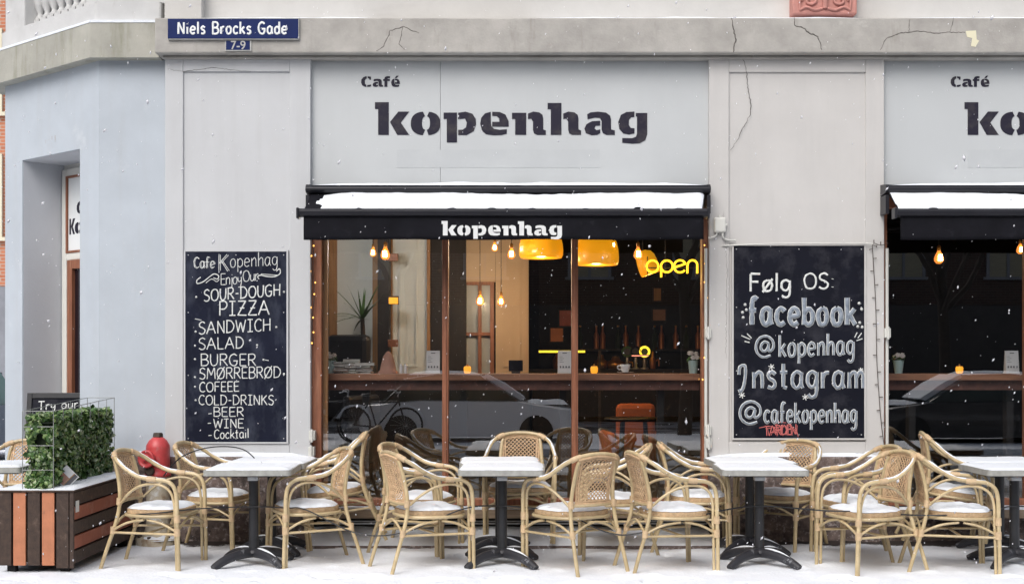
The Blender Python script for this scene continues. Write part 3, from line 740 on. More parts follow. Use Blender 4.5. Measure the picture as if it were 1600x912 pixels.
# heavy stencil slab letters of the cafe's name, as outlines measured on the fascia (1 unit = 1 letter-sheet pixel)
def ring(cx, cy, rx, ry, a0, a1, n=18, p=.82):
    out = []
    for i in range(n+1):
        a = R(a0+(a1-a0)*i/n); c, s = math.cos(a), math.sin(a)
        out.append((cx+rx*abs(c)**p*(1 if c >= 0 else -1), cy-ry*abs(s)**p*(1 if s >= 0 else -1)))
    return out
def letters():
    Lt = {}
    Lt['k'] = [[(147,224),(216,224),(216,387),(163,387),(163,258),(147,258)], [(222,323),(264,271),(318,271),(276,326),(318,387),(258,387)]]
    o1 = ring(400,330,74,59,97,262) + ring(402,328,20,34,262,100)
    o2 = ring(400,330,74,59,96-16,-82) + ring(402,328,20,34,-82,78)
    Lt['o'] = [o1, o2]
    Lt['p'] = [[(490,276),(557,276),(557,425),(506,425),(506,308),(490,308)],
               [(563,277),(600,271),(634,282),(651,308),(652,334),(641,368),(606,388),(563,388),(563,362),(586,361),(602,350),(606,326),(597,305),(563,309)]]
    Lt['e'] = [[(726,272),(697,280),(678,302),(673,332),(682,366),(702,384),(738,389),(780,388),(806,381),(806,359),(770,362),(742,357),(729,344),(726,322)],
               [(733,272),(771,273),(799,286),(815,318),(816,346),(733,346),(733,322),(769,322),(768,305),(756,294),(733,292)]]
    n2 = [(912,281),(938,271),(968,275),(984,287),(988,306),(988,360),(1001,365),(1001,387),(958,387),(942,380),(937,362),(937,322),(928,306),(912,308)]
    Lt['n'] = [[(832,277),(903,277),(903,387),(848,387),(848,308),(832,308)], n2]
    Lt['h'] = [[(1010,228),(1079,228),(1079,387),(1026,387),(1026,259),(1010,259)], [(a+176, b) for a, b in n2]]
    Lt['a'] = [[(1208,284),(1225,275),(1262,271),(1302,276),(1322,291),(1327,310),(1327,360),(1346,365),(1346,387),(1304,387),(1286,378),(1280,360),(1280,318),(1272,303),(1246,301),(1210,309)],
               [(1273,317),(1232,319),(1204,334),(1194,356),(1201,378),(1230,389),(1258,387),(1273,378),(1273,360),(1254,364),(1244,354),(1250,342),(1273,341)]]
    Lt['g'] = [[(1444,271),(1404,273),(1376,288),(1363,322),(1369,358),(1388,380),(1416,385),(1444,380),(1444,354),(1426,353),(1416,338),(1417,312),(1427,299),(1444,298)],
               [(1451,278),(1508,278),(1508,384),(1498,414),(1470,429),(1434,431),(1383,426),(1383,403),(1432,404),(1452,396),(1457,380),(1457,297),(1451,294)]]
    a, e = Lt['a'], Lt['e']
    mv = lambda polys, x, k: [[(x+(p-polys[0][0][0])*k, 147-(387-q)*k) for p, q in po] for po in polys]
    C = [[(100,95),(88,100),(79,112),(78,128),(84,141),(97,147),(104,147),(104,138),(97,132),(96,116),(101,108),(106,106),(106,95)],
         [(110,95),(127,97),(127,112),(119,112),(118,105),(110,104)],
         [(108,139),(128,136),(128,143),(119,147),(108,147)]]
    f = [[(194,147),(194,118),(188,118),(188,109),(194,109),(194,104),(199,97),(209,94),(222,95),(222,104),(212,104),(209,109),(221,109),(221,118),(209,118),(209,147)]]
    acc = [[(246,103),(255,92),(265,92),(256,103)]]
    caf = C + mv(a, 140, .345) + f + [[(228+(p-673)*.305, 147-(388-q)*.345) for p, q in po] for po in e] + acc
    return Lt, caf
LT, CAFE_ = letters()
def stencil(name, polys_of, m, parent, x0, z0, s, y, depth=.004, ref=(147, 387), plane=None):
    b = MB()
    for po in polys_of:
        P = [(x0+(a-ref[0])*s, z0-(c-ref[1])*s) for a, c in po]
        if plane: b.prism(P, lambda p, q: plane(p, q, -depth), lambda p, q: plane(p, q, .002))
        else: b.plate(P, y-depth, y+.002)
    return b.build(name, m, parent)

S_FAS = 1/3.2/sc_(.06)           # letter-sheet pixel in metres on the fascia
def fascia_text(dx):
    X = lambda q: PX(540+q/3.2, .06)+dx; Z = lambda q: PZ(90+q/3.2, .06)
    for ch in 'kopenhag':
        stencil('letter', LT[ch], M['letter_black'], cafe, X(147), Z(387), S_FAS, .06)
    stencil('letter', CAFE_, M['letter_black'], cafe, X(78), Z(147), S_FAS, .06, ref=(78, 147))
fascia_text(0)
fascia_text(PX(1507, .06)-PX(586, .06))
# the name on the transom over the corner door
dt = lambda p, q, d: CH(D1-.14-p, .405+d, q)
kk = .0011
K = [[(0,0),(26,0),(26,160),(0,160)], [(30,80),(70,0),(104,0),(62,84),(104,160),(70,160)]]
kop = MB()
def door_letters(polys, x, z, s, ref):
    for po in polys:
        kop.prism([(x+(a-ref[0])*s, z-(c-ref[1])*s) for a, c in po], lambda p, q: dt(p, q, -.004), lambda p, q: dt(p, q, .002))
zb = PZ(366, 1.0)+.02
door_letters(K, .008, zb, kk*.85, (0,160)); door_letters(LT['o'], .008+.098, zb, kk*.85, (326,388)); door_letters(LT['p'], .008+.235, zb, kk*.85, (490,388))
door_letters(LT['e'], .008+.395, zb, kk*.85, (673,388)); door_letters(LT['n'], .008+.53, zb, kk*.85, (832,388))
door_letters(CAFE_, .14, zb+.19, kk*2.0, (78,147))
kop.build('lettering', M['letter_black'], door)

# ------------------------------------------------------------------ street name plate and house number
def font_mesh(name, text, size, m, parent, loc, align='CENTER', bold=0, ext=.001, sx=1):
    cu = bpy.data.curves.new(name, 'FONT'); cu.body = text; cu.size = size; cu.align_x = align; cu.offset = bold; cu.extrude = ext
    cu.space_word = 1.05
    t = bpy.data.objects.new(name, cu); COL.objects.link(t)
    dg = bpy.context.evaluated_depsgraph_get(); me = bpy.data.meshes.new_from_object(t.evaluated_get(dg))
    COL.objects.unlink(t); bpy.data.objects.remove(t)
    me.materials.clear(); me.materials.append(m)
    o = bpy.data.objects.new(name, me); COL.objects.link(o); o.parent = parent
    o.location = loc; o.rotation_euler = (R(90), 0, 0); o.scale = (sx, 1, 1)
    return o
y = -.15
x0, x1, z0, z1 = PX(262, y), PX(466, y), PZ(60.5, y), PZ(29.5, y)
t = thing('street_sign', 'long navy enamel street name plate with white lettering on the cornice', 'street sign', ((x0+x1)/2, -.12, (z0+z1)/2))
hw, hh = (x1-x0)/2, (z1-z0)/2
b = MB(); b.box(-hw, hw, -.03, -.001, -hh, hh); b.build('plate', M['sign_blue'], t, bevel=.004)
b = MB(); b.box(-hw-.002, hw+.006, -.026, -.002, hh, hh+.006); b.box(hw+.0005, hw+.006, -.026, -.002, -hh, hh-.0005); b.box(-hw, hw+.006, -.026, -.002, -hh-.006, -hh-.0005)
b.build('rim', M['enamel_worn'], t)
b = MB(); write(b, 'Niels Brocks Gade', -hw+.088, hw-.098, -.045, .098, -.0305, .0098, flat=.0016, gap=.2); b.build('lettering', M['enamel_white'], t)
x0, x1, z0, z1 = PX(351, y), PX(392, y), PZ(79, y), PZ(62, y)
t = thing('number_plate', 'small chipped blue house number plate below the street sign', 'number plate', ((x0+x1)/2, -.12, (z0+z1)/2))
hw, hh = (x1-x0)/2, (z1-z0)/2
b = MB(); b.box(-hw, hw, -.012, -.001, -hh, hh); b.build('plate', M['enamel_worn'], t)
b = MB(); b.box(-hw+.008, hw-.012, -.0135, -.011, -hh+.008, hh-.006); b.build('enamel', M['sign_blue'], t)
font_mesh('lettering', '7-9', .105, M['enamel_worn'], t, (0, -.0145, -.034), bold=.001, sx=.95)

# ------------------------------------------------------------------ chalkboards
def chalkboard(name, label, px, py, field, frame):
    yb = .0; x0, x1, z0, z1 = PX(px[0], yb), PX(px[1], yb), PZ(py[1], yb), PZ(py[0], yb)
    t = thing(name, label, 'chalkboard', ((x0+x1)/2, .018, z0))
    ox = -(x0+x1)/2
    b = MB(); b.box(x0+ox, x1+ox, -.026, -.001, 0, z1-z0); bd = b.build('board', field, t, bevel=.002)
    f = MB(); w = .014; h = z1-z0
    f.box(x0+ox-w, x0+ox, -.03, -.001, -w, h+w); f.box(x1+ox, x1+ox+w, -.03, -.001, -w, h+w)
    f.box(x0+ox, x1+ox, -.03, -.001, -w, 0); f.box(x0+ox, x1+ox, -.03, -.001, h, h+w)
    f.build('frame', frame, t)
    s = MB()
    for a in (x0+ox+.025, (x0+x1)/2+ox, x1+ox-.025):
        for c in (.03, h*.35, h*.68, h-.03):
            if a == (x0+x1)/2+ox and .1 < c < h-.1: continue
            s.lathe([(.0055, 0), (.005, .002), (0, .003)], (a, -.026, c), 8, M=Matrix.Rotation(R(90), 3, 'X'))
    s.build('screw', M['steel'], t)
    return t, (lambda p: PX(p, yb)+ox), (lambda p: PZ(p, yb)-z0)
YB = -.0265
t, X, Z = chalkboard('menu_chalkboard', 'dark chalkboard listing the menu in white hand lettering left of the window', (290,448), (393,690), M['board'], M['plaster_grey'])
b = MB()
def ln(text, a, c, base, cap, w, slope=0, gap=.14): write(b, text, X(a), X(c), Z(base), cap/sc_(0), YB, w, slope, .0012, gap=gap)
ln('Cafe', 303, 335, 419, 17, .0036); ln('K', 341, 356, 424, 27, .0036); ln('openhag', 360, 434, 418, 21, .0036, .05)
ln('Cafe', 304.5, 336.5, 418, 15.5, .0022); ln('K', 343.5, 358.5, 423, 25, .0028)
ln('Enjoy', 345, 378, 445, 17, .0038, .06, .02); ln('Our', 380, 404, 440, 17, .0038, .08, .06)
sw = lambda pts, w=.005: b.tube([(X(p.x), YB, Z(p.y)) for p in spline([(a, c, 0) for a, c in pts], 6)], w, 6, flat=.0012)
sw([(314,433),(308,438),(309,443),(318,440),(327,433),(335,428),(342,431),(340,436),(334,434)]); sw([(322,442),(331,436),(339,440),(343,436)], .0035)
sw([(405,436),(403,432),(408,430),(418,432),(430,432),(438,427),(437,420),(432,424)]); sw([(408,428),(420,429),(434,430)], .0035)
ln('SOUR-DOUGH', 319, 438, 471, 18, .0062, .08); ln('PIZZA', 343, 421, 493, 22, .0068, .02)
ln('SANDWICH', 311, 423, 522, 19, .0058, .05); ln('SALAD', 311, 381, 546, 18, .0055, .03)
ln('BURGER', 314, 400, 571, 18, .0055); ln('SMØRREBRØD', 312, 439, 592, 17, .0052, .02)
ln('COFEEE', 312, 374, 612, 15, .0052, .02); ln('COLD-DRINKS', 311, 428, 632, 15, .005)
ln('BEER', 334, 381, 650, 14, .005); ln('WINE', 334, 381, 668, 14, .005); ln('Cocktail', 335, 389, 685, 14, .005, .03)
for q, z_ in ((646, 326), (661, 325), (680, 326)):
    b.tube([(X(z_), YB, Z(q)), (X(z_+5), YB, Z(q-.5))], .004, 6, flat=.0012)
for a, c in ((307,464),(444,456),(306,518),(432,511),(305,540),(402,539),(305,561),(412,562),(305,589),(444,584),(305,604),(306,625)):
    b.lathe([(.0, -.0012), (.010, 0), (0, .0012)], (X(a), YB, Z(c)), 10, M=Matrix.Rotation(R(90), 3, 'X'))
b.tube([(X(414), YB, Z(562)), (X(420), YB, Z(563))], .004, 6, flat=.0012)
for a, c in ((305,498,),): b.tube([(X(305), YB, Z(498)), (X(315), YB, Z(500))], .0035, 6, flat=.0012)
b.build('lettering', M['chalk'], t)

t, X, Z = chalkboard('social_chalkboard', 'black chalkboard with large outlined white and grey lettering right of the window', (1146,1350), (384,684), M['board_black'], M['plaster_warm'])
b = MB()
def fat(text, a, c, base, cap, w, core, slope=0, gap=.2):
    st = random.getstate()
    write(b, text, X(a), X(c), Z(base), cap/sc_(0), YB, w, slope, 0, mi=0, gap=gap)
    random.setstate(st)
    write(b, text, X(a), X(c), Z(base), cap/sc_(0), YB-.001, core, slope, 0, mi=1, gap=gap, flat=.0014)
ln('Følg', 1171, 1235, 455, 27, .0115); ln('OS:', 1256, 1303, 451, 24, .0095)
fat('facebook', 1170, 1336, 507, 40, .0245, .0185, 0, .24)
fat('@', 1180, 1210, 556, 31, .013, .008); fat('kopenhag', 1217, 1334, 557, 32, .0135, .0075, .03, .2)
fat('J', 1153, 1168, 610, 38, .016, .0105); fat('nstagram', 1176, 1350, 606, 40, .018, .012, 0, .2)
fat('@', 1155, 1190, 660, 33, .014, .009); fat('cafekopenhag', 1194, 1338, 660, 30, .013, .0075, .0, .2)
for a, c in ((1164,476),(1160,488),(1161,496),(1166,484),(1342,474),(1346,483),(1343,504),(1347,511),(1340,510)):
    b.lathe([(.0, -.0012), (.014, 0), (0, .0012)], (X(a), YB, Z(c)), 10, M=Matrix.Rotation(R(90), 3, 'X'))
for p in ([(1158,524),(1172,530)],[(1167,521),(1174,528)],[(1163,533),(1171,535)],[(1335,527),(1339,519)],[(1340,528),(1346,520)],[(1338,532),(1347,529)]):
    b.tube([(X(a), YB, Z(c)) for a, c in p], .005, 6, flat=.0012)
for a, c, r_ in ((1205,573,5),(1159,617,5),(1258,620,5),(1345,578,4)):
    for k in range(3):
        an = k*math.pi/3+.3; b.tube([(X(a+r_*math.cos(an)), YB, Z(c+r_*math.sin(an))), (X(a-r_*math.cos(an)), YB, Z(c-r_*math.sin(an)))], .0045, 6, flat=.0012)
b.build('lettering', [M['chalk'], M['chalk_fill']], t)
b = MB()
write(b, 'TARDEN', X(1194), X(1244), Z(680), 15/sc_(0), YB-.0005, .0048, .05, .006, gap=-.04)
write(b, 'TARDEN', X(1196), X(1246), Z(681), 13/sc_(0), YB-.0007, .003, .08, .008, gap=-.06)
for p in ([(1186,668),(1200,665),(1216,668)],[(1210,658),(1228,660)],[(1243,667),(1247,682)]): b.tube([(X(a), YB, Z(c)) for a, c in p], .0035, 6, flat=.0012)
b.build('graffiti_tag', M['chalk_red'], t)

# ------------------------------------------------------------------ awnings
def awning(x0, x1, bx0, bx1, text, label, dx_snow):
    """cassette on the wall, short sloping cloth, front bar, hanging valance"""
    zc1, zc0 = PZ(287, -.2), PZ(300, -.2)
    yb = -.52; zb1, zb0 = PZ(326, yb), PZ(339, yb); zv = PZ(374.5, yb)
    cx = (x0+x1)/2
    t = thing('awning', label, 'awning', (cx, 0, 2.7)); T = lambda m: Matrix.Translation((-cx, 0, -2.7)) @ m
    def sub(b, nm, m, par=t, **k):
        b.v = [(x-cx, y, z-2.7) for x, y, z in b.v]; return b.build(nm, m, par, **k)
    b = MB()
    prof = [(.055, zc0-.02), (-.16, zc0), (-.185, zc0+.02), (-.185, zc1-.03), (-.15, zc1), (.055, zc1+.02)]
    b.prism(prof, lambda a, c: (x0, a, c), lambda a, c: (x1, a, c)); cas = sub(b, 'cassette', M['alu_black'], bevel=.006)
    b = MB(); b.prism([(.05, zc0-.02), (-.165, zc0-.02), (-.165, zb1), (.05, zb1)], lambda a, c: (x0, a, c), lambda a, c: (x0+.03, a, c))
    sub(b, 'end_bracket', M['alu_black'])
    b = MB(); b.prism([(.05, zc0-.02), (-.165, zc0-.02), (-.165, zb1), (.05, zb1)], lambda a, c: (x1-.03, a, c), lambda a, c: (x1, a, c))
    sub(b, 'end_bracket', M['alu_black'])
    b = MB(); n = 60
    yt, zt = -.10, PZ(300, -.1); yf, zf = yb+.03, zb1-.006
    vs = []
    for j in range(9):
        for i in range(n+1):
            u = i/n; v = j/8; x = (x0+.04)+(x1-x0-.08)*u; xf = bx0+.03+(bx1-bx0-.06)*u
            sag = -.010*math.sin(math.pi*v)
            vs.append((x+(xf-x)*v, yt+(yf-yt)*v, zt+(zf-zt)*v+sag))
    b.add(vs, [(j*(n+1)+i, j*(n+1)+i+1, (j+1)*(n+1)+i+1, (j+1)*(n+1)+i) for j in range(8) for i in range(n)], 0, True)
    cl = sub(b, 'cloth', M['awning_black'])
    # snow lying on the cloth
    b = MB(); vs = []; n = 160; m_ = 16
    for j in range(m_+1):
        for i in range(n+1):
            u = i/n; v = .06+.94*j/m_
            x = (x0+.04)+(x1-x0-.08)*u; xf = bx0+.03+(bx1-bx0-.06)*u
            xx = x+(xf-x)*v
            e = min(1, max(0, (u-dx_snow)/.06 + .5*mnoise.noise((xx*6, v*3, 2))), (1.0-u)/.012)
            fr = min(1, max(0, (1.0-v+.14*mnoise.noise((xx*9, 1, 7))+.03*mnoise.noise((xx*31, 1, 7)))/.10))
            bk = min(1, max(0, (v-.10-.07*math.sin(xx*2.9+1))/.08))
            h = .023*(e*fr*bk)**.5 if e*fr*bk > .02 else -.006
            h += (.010*mnoise.noise((xx*4, v*2, 4))+.006*mnoise.noise((xx*13, v*5, 9)))*e*fr*bk
            vs.append((xx, yt+(yf-yt)*v, zt+(zf-zt)*v-.010*math.sin(math.pi*v)+h))
    b.add(vs, [(j*(n+1)+i, j*(n+1)+i+1, (j+1)*(n+1)+i+1, (j+1)*(n+1)+i) for j in range(m_) for i in range(n)], 0, True)
    sub(b, 'snow_layer', M['snow'], cl)
    b = MB(); b.dome(densify([(x0+.02, -.17), (x1-.01, -.17), (x1-.01, .05), (x0+.02, .05)], .05), zc1-.008, .026, rings=6, amp=.012, fr=4.5, seed=x0, ragged=.02)
    sub(b, 'snow_layer', M['snow'], cas)
    b = MB()
    b.prism([(yb+.05, zb0), (yb-.005, zb0), (yb-.035, zb0+.012), (yb-.04, zb1-.02), (yb-.02, zb1), (yb+.05, zb1-.006)], lambda a, c: (bx0, a, c), lambda a, c: (bx1, a, c))
    bar = sub(b, 'front_bar', M['alu_black'], bevel=.004)
    b = MB(); b.box(bx0-.022, bx0-.001, yb-.045, yb+.055, zb0-.015, zb1+.006); sub(b, 'end_cap', M['alu_black'], bar, bevel=.006)
    b = MB(); b.box(bx1+.001, bx1+.022, yb-.045, yb+.055, zb0-.015, zb1+.006); sub(b, 'end_cap', M['alu_black'], bar, bevel=.006)
    # valance with soft waves
    b = MB(); n = 120; vs = []
    for j in range(7):
        for i in range(n+1):
            u = i/n; x = bx0+.035+(bx1-bx0-.06)*u; v = j/6
            vs.append((x, yb-.006+.005*v*mnoise.noise((x*3.1, v, 1)), zb0+.006+(zv-zb0-.006)*v+.003*v*math.sin(x*5)))
    b.add(vs, [(j*(n+1)+i, (j+1)*(n+1)+i, (j+1)*(n+1)+i+1, j*(n+1)+i+1) for j in range(6) for i in range(n)], 0, True)
    val = sub(b, 'valance', M['awning_black'])
    sd = val.modifiers.new('thickness', 'SOLIDIFY'); sd.thickness = .003; sd.offset = 1
    if text:
        s = (PX(878, yb)-PX(690, yb))/(1508-147); y = yb-.012
        for ch in 'kopenhag':
            b = MB()
            for po in LT[ch]:
                b.plate([(PX(690, yb)+(a-147)*s, PZ(368, yb)-(c-387)*s) for a, c in po], y-.001, y+.001)
            sub(b, 'letter', M['letter_white'], val)
    # folding arms under the cloth
    for sx in (x0+.25, x1-.25):
        b = MB(); b.tube([(sx, -.06, zb0+.05), (sx+.2, -.3, zb0+.035), (sx, yb+.06, zb0+.025)], .018, 8)
        sub(b, 'folding_arm', M['alu_black'])
    return t
awning(PX(478, -.15), PX(1110, -.15), PX(468, -.52), PX(1104, -.52), True, 'black awning with snow on top and white name on its valance over the left window', .03)
awning(PX(1383, -.15), 6.72, PX(1400, -.52), 6.66, False, 'black snow topped awning cut by the right edge over the second window', -.1)

# ================================================================== FURNITURE
SNOW_CAPS = []
def make_chair():
    """bamboo-look bistro armchair facing +x"""
    root = thing('armchair', '', 'chair')
    # front legs, up to the height where they turn into the arms
    for s in (1, -1):
        b = MB()
        b.tube(spline([(.262, s*.268, -.012), (.258, s*.272, .2), (.25, s*.275, .40)], 4), .0145, 10)
        b.tube(spline([(.238, s*.250, -.012), (.234, s*.253, .2), (.226, s*.256, .40)], 4), .0115, 8)
        for z in (.385, .285): b.tube([(.25, s*.270, z-.028), (.249, s*.270, z+.028)], .0235, 10, mi=1)
        b.build('leg', [M['bamboo'], M['binding']], root)
    for s in (1, -1):
        b = MB()
        b.tube(spline([(-.375, s*.215, -.012), (-.325, s*.208, .15), (-.268, s*.196, .32), (-.238, s*.186, .47), (-.245, s*.172, .62), (-.280, s*.160, .775), (-.298, s*.150, .822)], 5), .0145, 10)
        for z, x, y in ((.285, -.279, .199), (.50, -.238, .184)): b.tube([(x-.004, s*y, z-.026), (x, s*y, z+.026)], .0215, 10, mi=1)
        b.build('leg', [M['bamboo'], M['binding']], root)
    # one hoop: arm, back top, arm
    half = [(.25, .275, .40), (.247, .277, .54), (.225, .279, .625), (.165, .280, .667), (.06, .281, .678), (-.05, .277, .695), (-.145, .262, .742), (-.225, .232, .800), (-.285, .172, .845), (-.312, .09, .868), (-.318, 0, .874)]
    pts = half + [(x, -y, z) for x, y, z in half[-2::-1]]
    b = MB(); b.tube(spline(pts, 5), .0155, 10)
    for s in (1, -1):
        b.tube(spline([(.09, s*.280, .676), (.055, s*.2805, .6785), (.02, s*.280, .681)], 3), .0215, 10, mi=1)
        b.tube(spline([(-.262, s*.200, .826), (-.285, s*.172, .845), (-.298, s*.14, .856)], 3), .0215, 10, mi=1)
    b.build('arm_hoop', [M['bamboo'], M['binding']], root)
    for s in (1, -1):      # bent inner tube below each arm
        b = MB(); b.tube(spline([(.226, s*.256, .40), (.222, s*.262, .50), (.195, s*.270, .585), (.13, s*.274, .632), (.04, s*.270, .642), (-.06, s*.255, .618), (-.15, s*.225, .562), (-.22, s*.19, .492)], 5), .0105, 8)
        b.build('arm_support', M['bamboo'], root)
    # woven back panel
    def pp(u, v):
        z = .505+.325*v+.025*v*math.sin(math.pi*u); hw = (.150+.012*v)
        xx = -.236-.005*v if v < .3 else -.2375-.068*((v-.3)/.7)**1.25
        return (xx-.022*math.sin(math.pi*u), (u-.5)*2*hw, z)
    b = MB()
    W, H = .31, .33; step = .0235
    def diag(sg):
        c = -H
        while c < W+H:
            seg_ = []
            for k in range(0, 13):
                v = k/12; u = (c+sg*(v*H-H/2)+H/2)/W if sg > 0 else (c-(v*H-H/2)+H/2)/W
                if -.001 <= u <= 1.001: seg_.append((u, v))
            # clip ends to the panel's sides
            if len(seg_) >= 2:
                P = [pp(*q) for q in seg_]
                P = [(x+(.002 if sg > 0 else -.002)*(1 if i % 2 else -1), y, z) for i, (x, y, z) in enumerate(P)]
                b.tube(P, .0046, 4, caps=False)
            c += step*1.35
    diag(1); diag(-1)
    for v in (.0, 1.0): b.tube([pp(u/10, v) for u in range(11)], .011, 8)
    for v in (.05, .95): b.tube([pp(u/10, v) for u in range(11)], .007, 6)
    for u in (.035, .965, .09, .91): b.tube([pp(u, v/8) for v in range(9)], .0075, 6)
    b.build('back_panel', M['cane'], root)
    b = MB(); b.tube([pp(u/10, -.03) for u in range(-1, 12)], .0135, 8); b.build('back_rail', M['bamboo'], root)
    # seat
    out = []
    for k in range(40):
        a = 2*math.pi*k/40; c, s = math.cos(a), math.sin(a)
        x = .012+.232*abs(c)**.62*(1 if c > 0 else -1); hw = .252 if x > 0 else .252-.19*(-x)
        out.append((x, hw*abs(s)**.62*(1 if s > 0 else -1)))
    b = MB(); b.slab(out, .412, .442)
    inn_ = [(x*.93, y_*.93) for x, y_ in out]
    b.dome(out, .4425, .010, rings=5, amp=.0, power=6)
    seat = b.build('seat', M['seat_weave'], root, bevel=.006)
    b = MB(); b.tube([(x*1.03, y_*1.03, .398) for x, y_ in out], .0135, 8, closed=True); b.build('seat_frame', M['bamboo'], root)
    b = MB()     # arched braces and stretchers under the seat
    r = .0095
    for s in (1, -1):
        b.tube(spline([(.245, s*.266, .285), (.13, s*.262, .345), (.01, s*.248, .372)], 5), r, 8)
        b.tube(spline([(-.282, s*.20, .285), (-.16, s*.222, .345), (-.02, s*.243, .372)], 5), r, 8)
        b.tube([(.25, s*.268, .268), (-.285, s*.2, .268)], r, 8)
    for x, w in ((.248, .268), (-.282, .2)):
        b.tube(spline([(x, w, .285), (x, w*.45, .35), (x, 0, .374)], 5), r, 8); b.tube(spline([(x, -w, .285), (x, -w*.45, .35), (x, 0, .374)], 5), r, 8)
    b.tube([(0, .232, .268), (0, -.232, .268)], r, 8)
    b.build('brace', M['bamboo'], root)
    for sd, hh, pw in ((2, .036, 3), (5, .028, 4), (9, .042, 2.5), (14, .032, 5)):
        b = MB(); b.dome(densify([(x*.99, y_*.99) for x, y_ in out], .012), .447, hh, rings=10, amp=.010, fr=11, power=pw, seed=sd, ragged=.022)
        if sd == 2: b.build('snow_cap', M['snow'], root)
        else:
            o_ = b.build('snow_cap', M['snow']); SNOW_CAPS.append(o_.data); bpy.data.objects.remove(o_)
    b = MB()
    for s in (1, -1):
        b = MB()
        for P in (half[3:9],):
            Q = spline([(x, s*y_, z+.0135) for x, y_, z in P], 5); n = len(Q)
            b.tube(Q, [.0115*math.sin(math.pi*(i+.5)/n)**.4*(.75+.5*mnoise.noise((i*.35, s*3, 1))) for i in range(n)], 7)
        b.build('snow_strip', M['snow'], root)
    return root

CG = 'bamboo armchairs around the cafe tables'
CH_ = [  # x, y, heading, extra height, forward tilt, label
 (-4.22, -.32, 262, 0, 0, 'bamboo armchair behind the planter, cut off by the left edge'),
 (-2.70, -1.33, -7, 0, 0, 'bamboo armchair standing in front of the red hydrant, its back against the planter'),
 (-2.47, -.42, -10, 0, 0, 'bamboo armchair under the menu chalkboard, right behind the hydrant'),
 (-1.58, -1.20, 203, 0, 0, 'bamboo armchair in front row facing left to the table below the menu chalkboard'),
 (-1.43, -.40, 186, .045, 7, 'tipped bamboo armchair with the higher back by the window, near the menu chalkboard'),
 (-.65, -1.41, 27, 0, 0, 'front row bamboo armchair turned away on the left side of the middle table'),
 (-.75, -.60, -18, 0, 0, 'rear bamboo armchair left of the middle table, half hidden by the one before it'),
 (.07, -.26, 268, .06, 0, 'bamboo armchair facing the camera behind the middle table'),
 (.465, -1.48, 123, 0, 0, 'front row bamboo armchair seen from behind, right of the middle table'),
 (.82, -.60, 176, 0, 0, 'rear bamboo armchair right of the middle table, mostly hidden by the one seen from behind'),
 (1.20, -1.48, 14, 0, 0, 'front row bamboo armchair left of the table below the social chalkboard'),
 (1.54, -.45, -6, 0, 0, 'rear bamboo armchair at right end of the left window, behind the front row one'),
 (2.27, -.31, 228, 0, 0, 'bamboo armchair by the granite plinth directly under the social chalkboard'),
 (2.67, -1.52, 197, 0, 0, 'front row bamboo armchair facing left to the table under the social chalkboard'),
 (2.76, -.88, 191, 0, 0, 'middle bamboo armchair crowded behind the front row one under the social chalkboard'),
 (3.34, -1.50, -8, 0, 0, 'front row bamboo armchair facing right to the table at the right edge'),
 (3.60, -.50, -10, .045, 8, 'tipped bamboo armchair with the higher back at the foot of the right window'),
]
proto = make_chair()
for i, (x, y, a, dz, tilt, lab) in enumerate(CH_):
    o = proto if i == 0 else copy_tree(proto)
    o.scale = (1, 1.06, 1); o.location = (x, y, dz+.004); o.rotation_euler = Matrix.Rotation(R(a), 3, 'Z').to_4x4().to_euler()
    if i % 4:
        for ch in o.children:
            if ch.name.startswith('snow_cap'): ch.data = SNOW_CAPS[i % 4-1]
    if tilt: o.rotation_euler = (Matrix.Rotation(R(a), 3, 'Z') @ Matrix.Rotation(R(tilt), 3, 'Y')).to_euler(); o.location.z = dz+.012
    tag(o, lab, 'chair', CG)

def make_table():
    root = thing('bistro_table', '', 'table')
    H = .325
    b = MB(); b.slab(rrect(-H, H, -H, H, .03), .700, .742); top = b.build('table_top', M['table_edge'], root, bevel=.004)
    b = MB(); b.box(-H+.03, H-.03, -H+.03, H-.03, .690, .6995); b.build('top_rim', M['black_metal'], top)
    b = MB(); b.box(-.04, .04, -.04, .04, .640, .689); b.box(-.022, .022, -.046, -.0402, .648, .684); b.build('tilt_bracket', M['steel'], root, bevel=.003)
    b = MB(); b.tube([(0, 0, .06), (0, 0, .646)], .037, 20); b.build('column', M['black_metal'], root)
    b = MB()
    for k in range(4):
        a = R(45+90*k)
        pts = [(0, .088), (.1, .085), (.2, .071), (.28, .047), (.34, .018), (.365, .004)]
        P = spline([(q*math.cos(a), q*math.sin(a), z) for q, z in pts], 5)
        b.tube(P, [.039-.010*i/len(P) for i in range(len(P))], 10)
    b.lathe([(.065, .085), (.062, .105), (.040, .118)], n=20)
    b.v = [(x, y_, z if z > 0 else z*.4) for x, y_, z in b.v]
    base = b.build('foot', M['black_cast'], root)
    b = MB()
    for k in (0, 1, 3):
        a = R(45+90*k)
        b = MB(); P = spline([(q*math.cos(a), q*math.sin(a), z) for q, z in ((.05, .121), (.12, .116), (.2, .100), (.29, .071))], 5); n = len(P)
        b.tube(P, [.013*math.sin(math.pi*(i+.5)/n)**.5 for i in range(n)], 8)
        b.build('snow_strip', M['snow'], base)
    b = MB(); b.dome(densify(rrect(-H+.006, H-.006, -H+.006, H-.006, .03), .012), .7425, .017, rings=14, amp=.004, fr=6, power=8, seed=1, ragged=.018)
    b.build('snow_layer', M['snow'], top)
    return root
TG = 'square bistro tables'
tp = make_table()
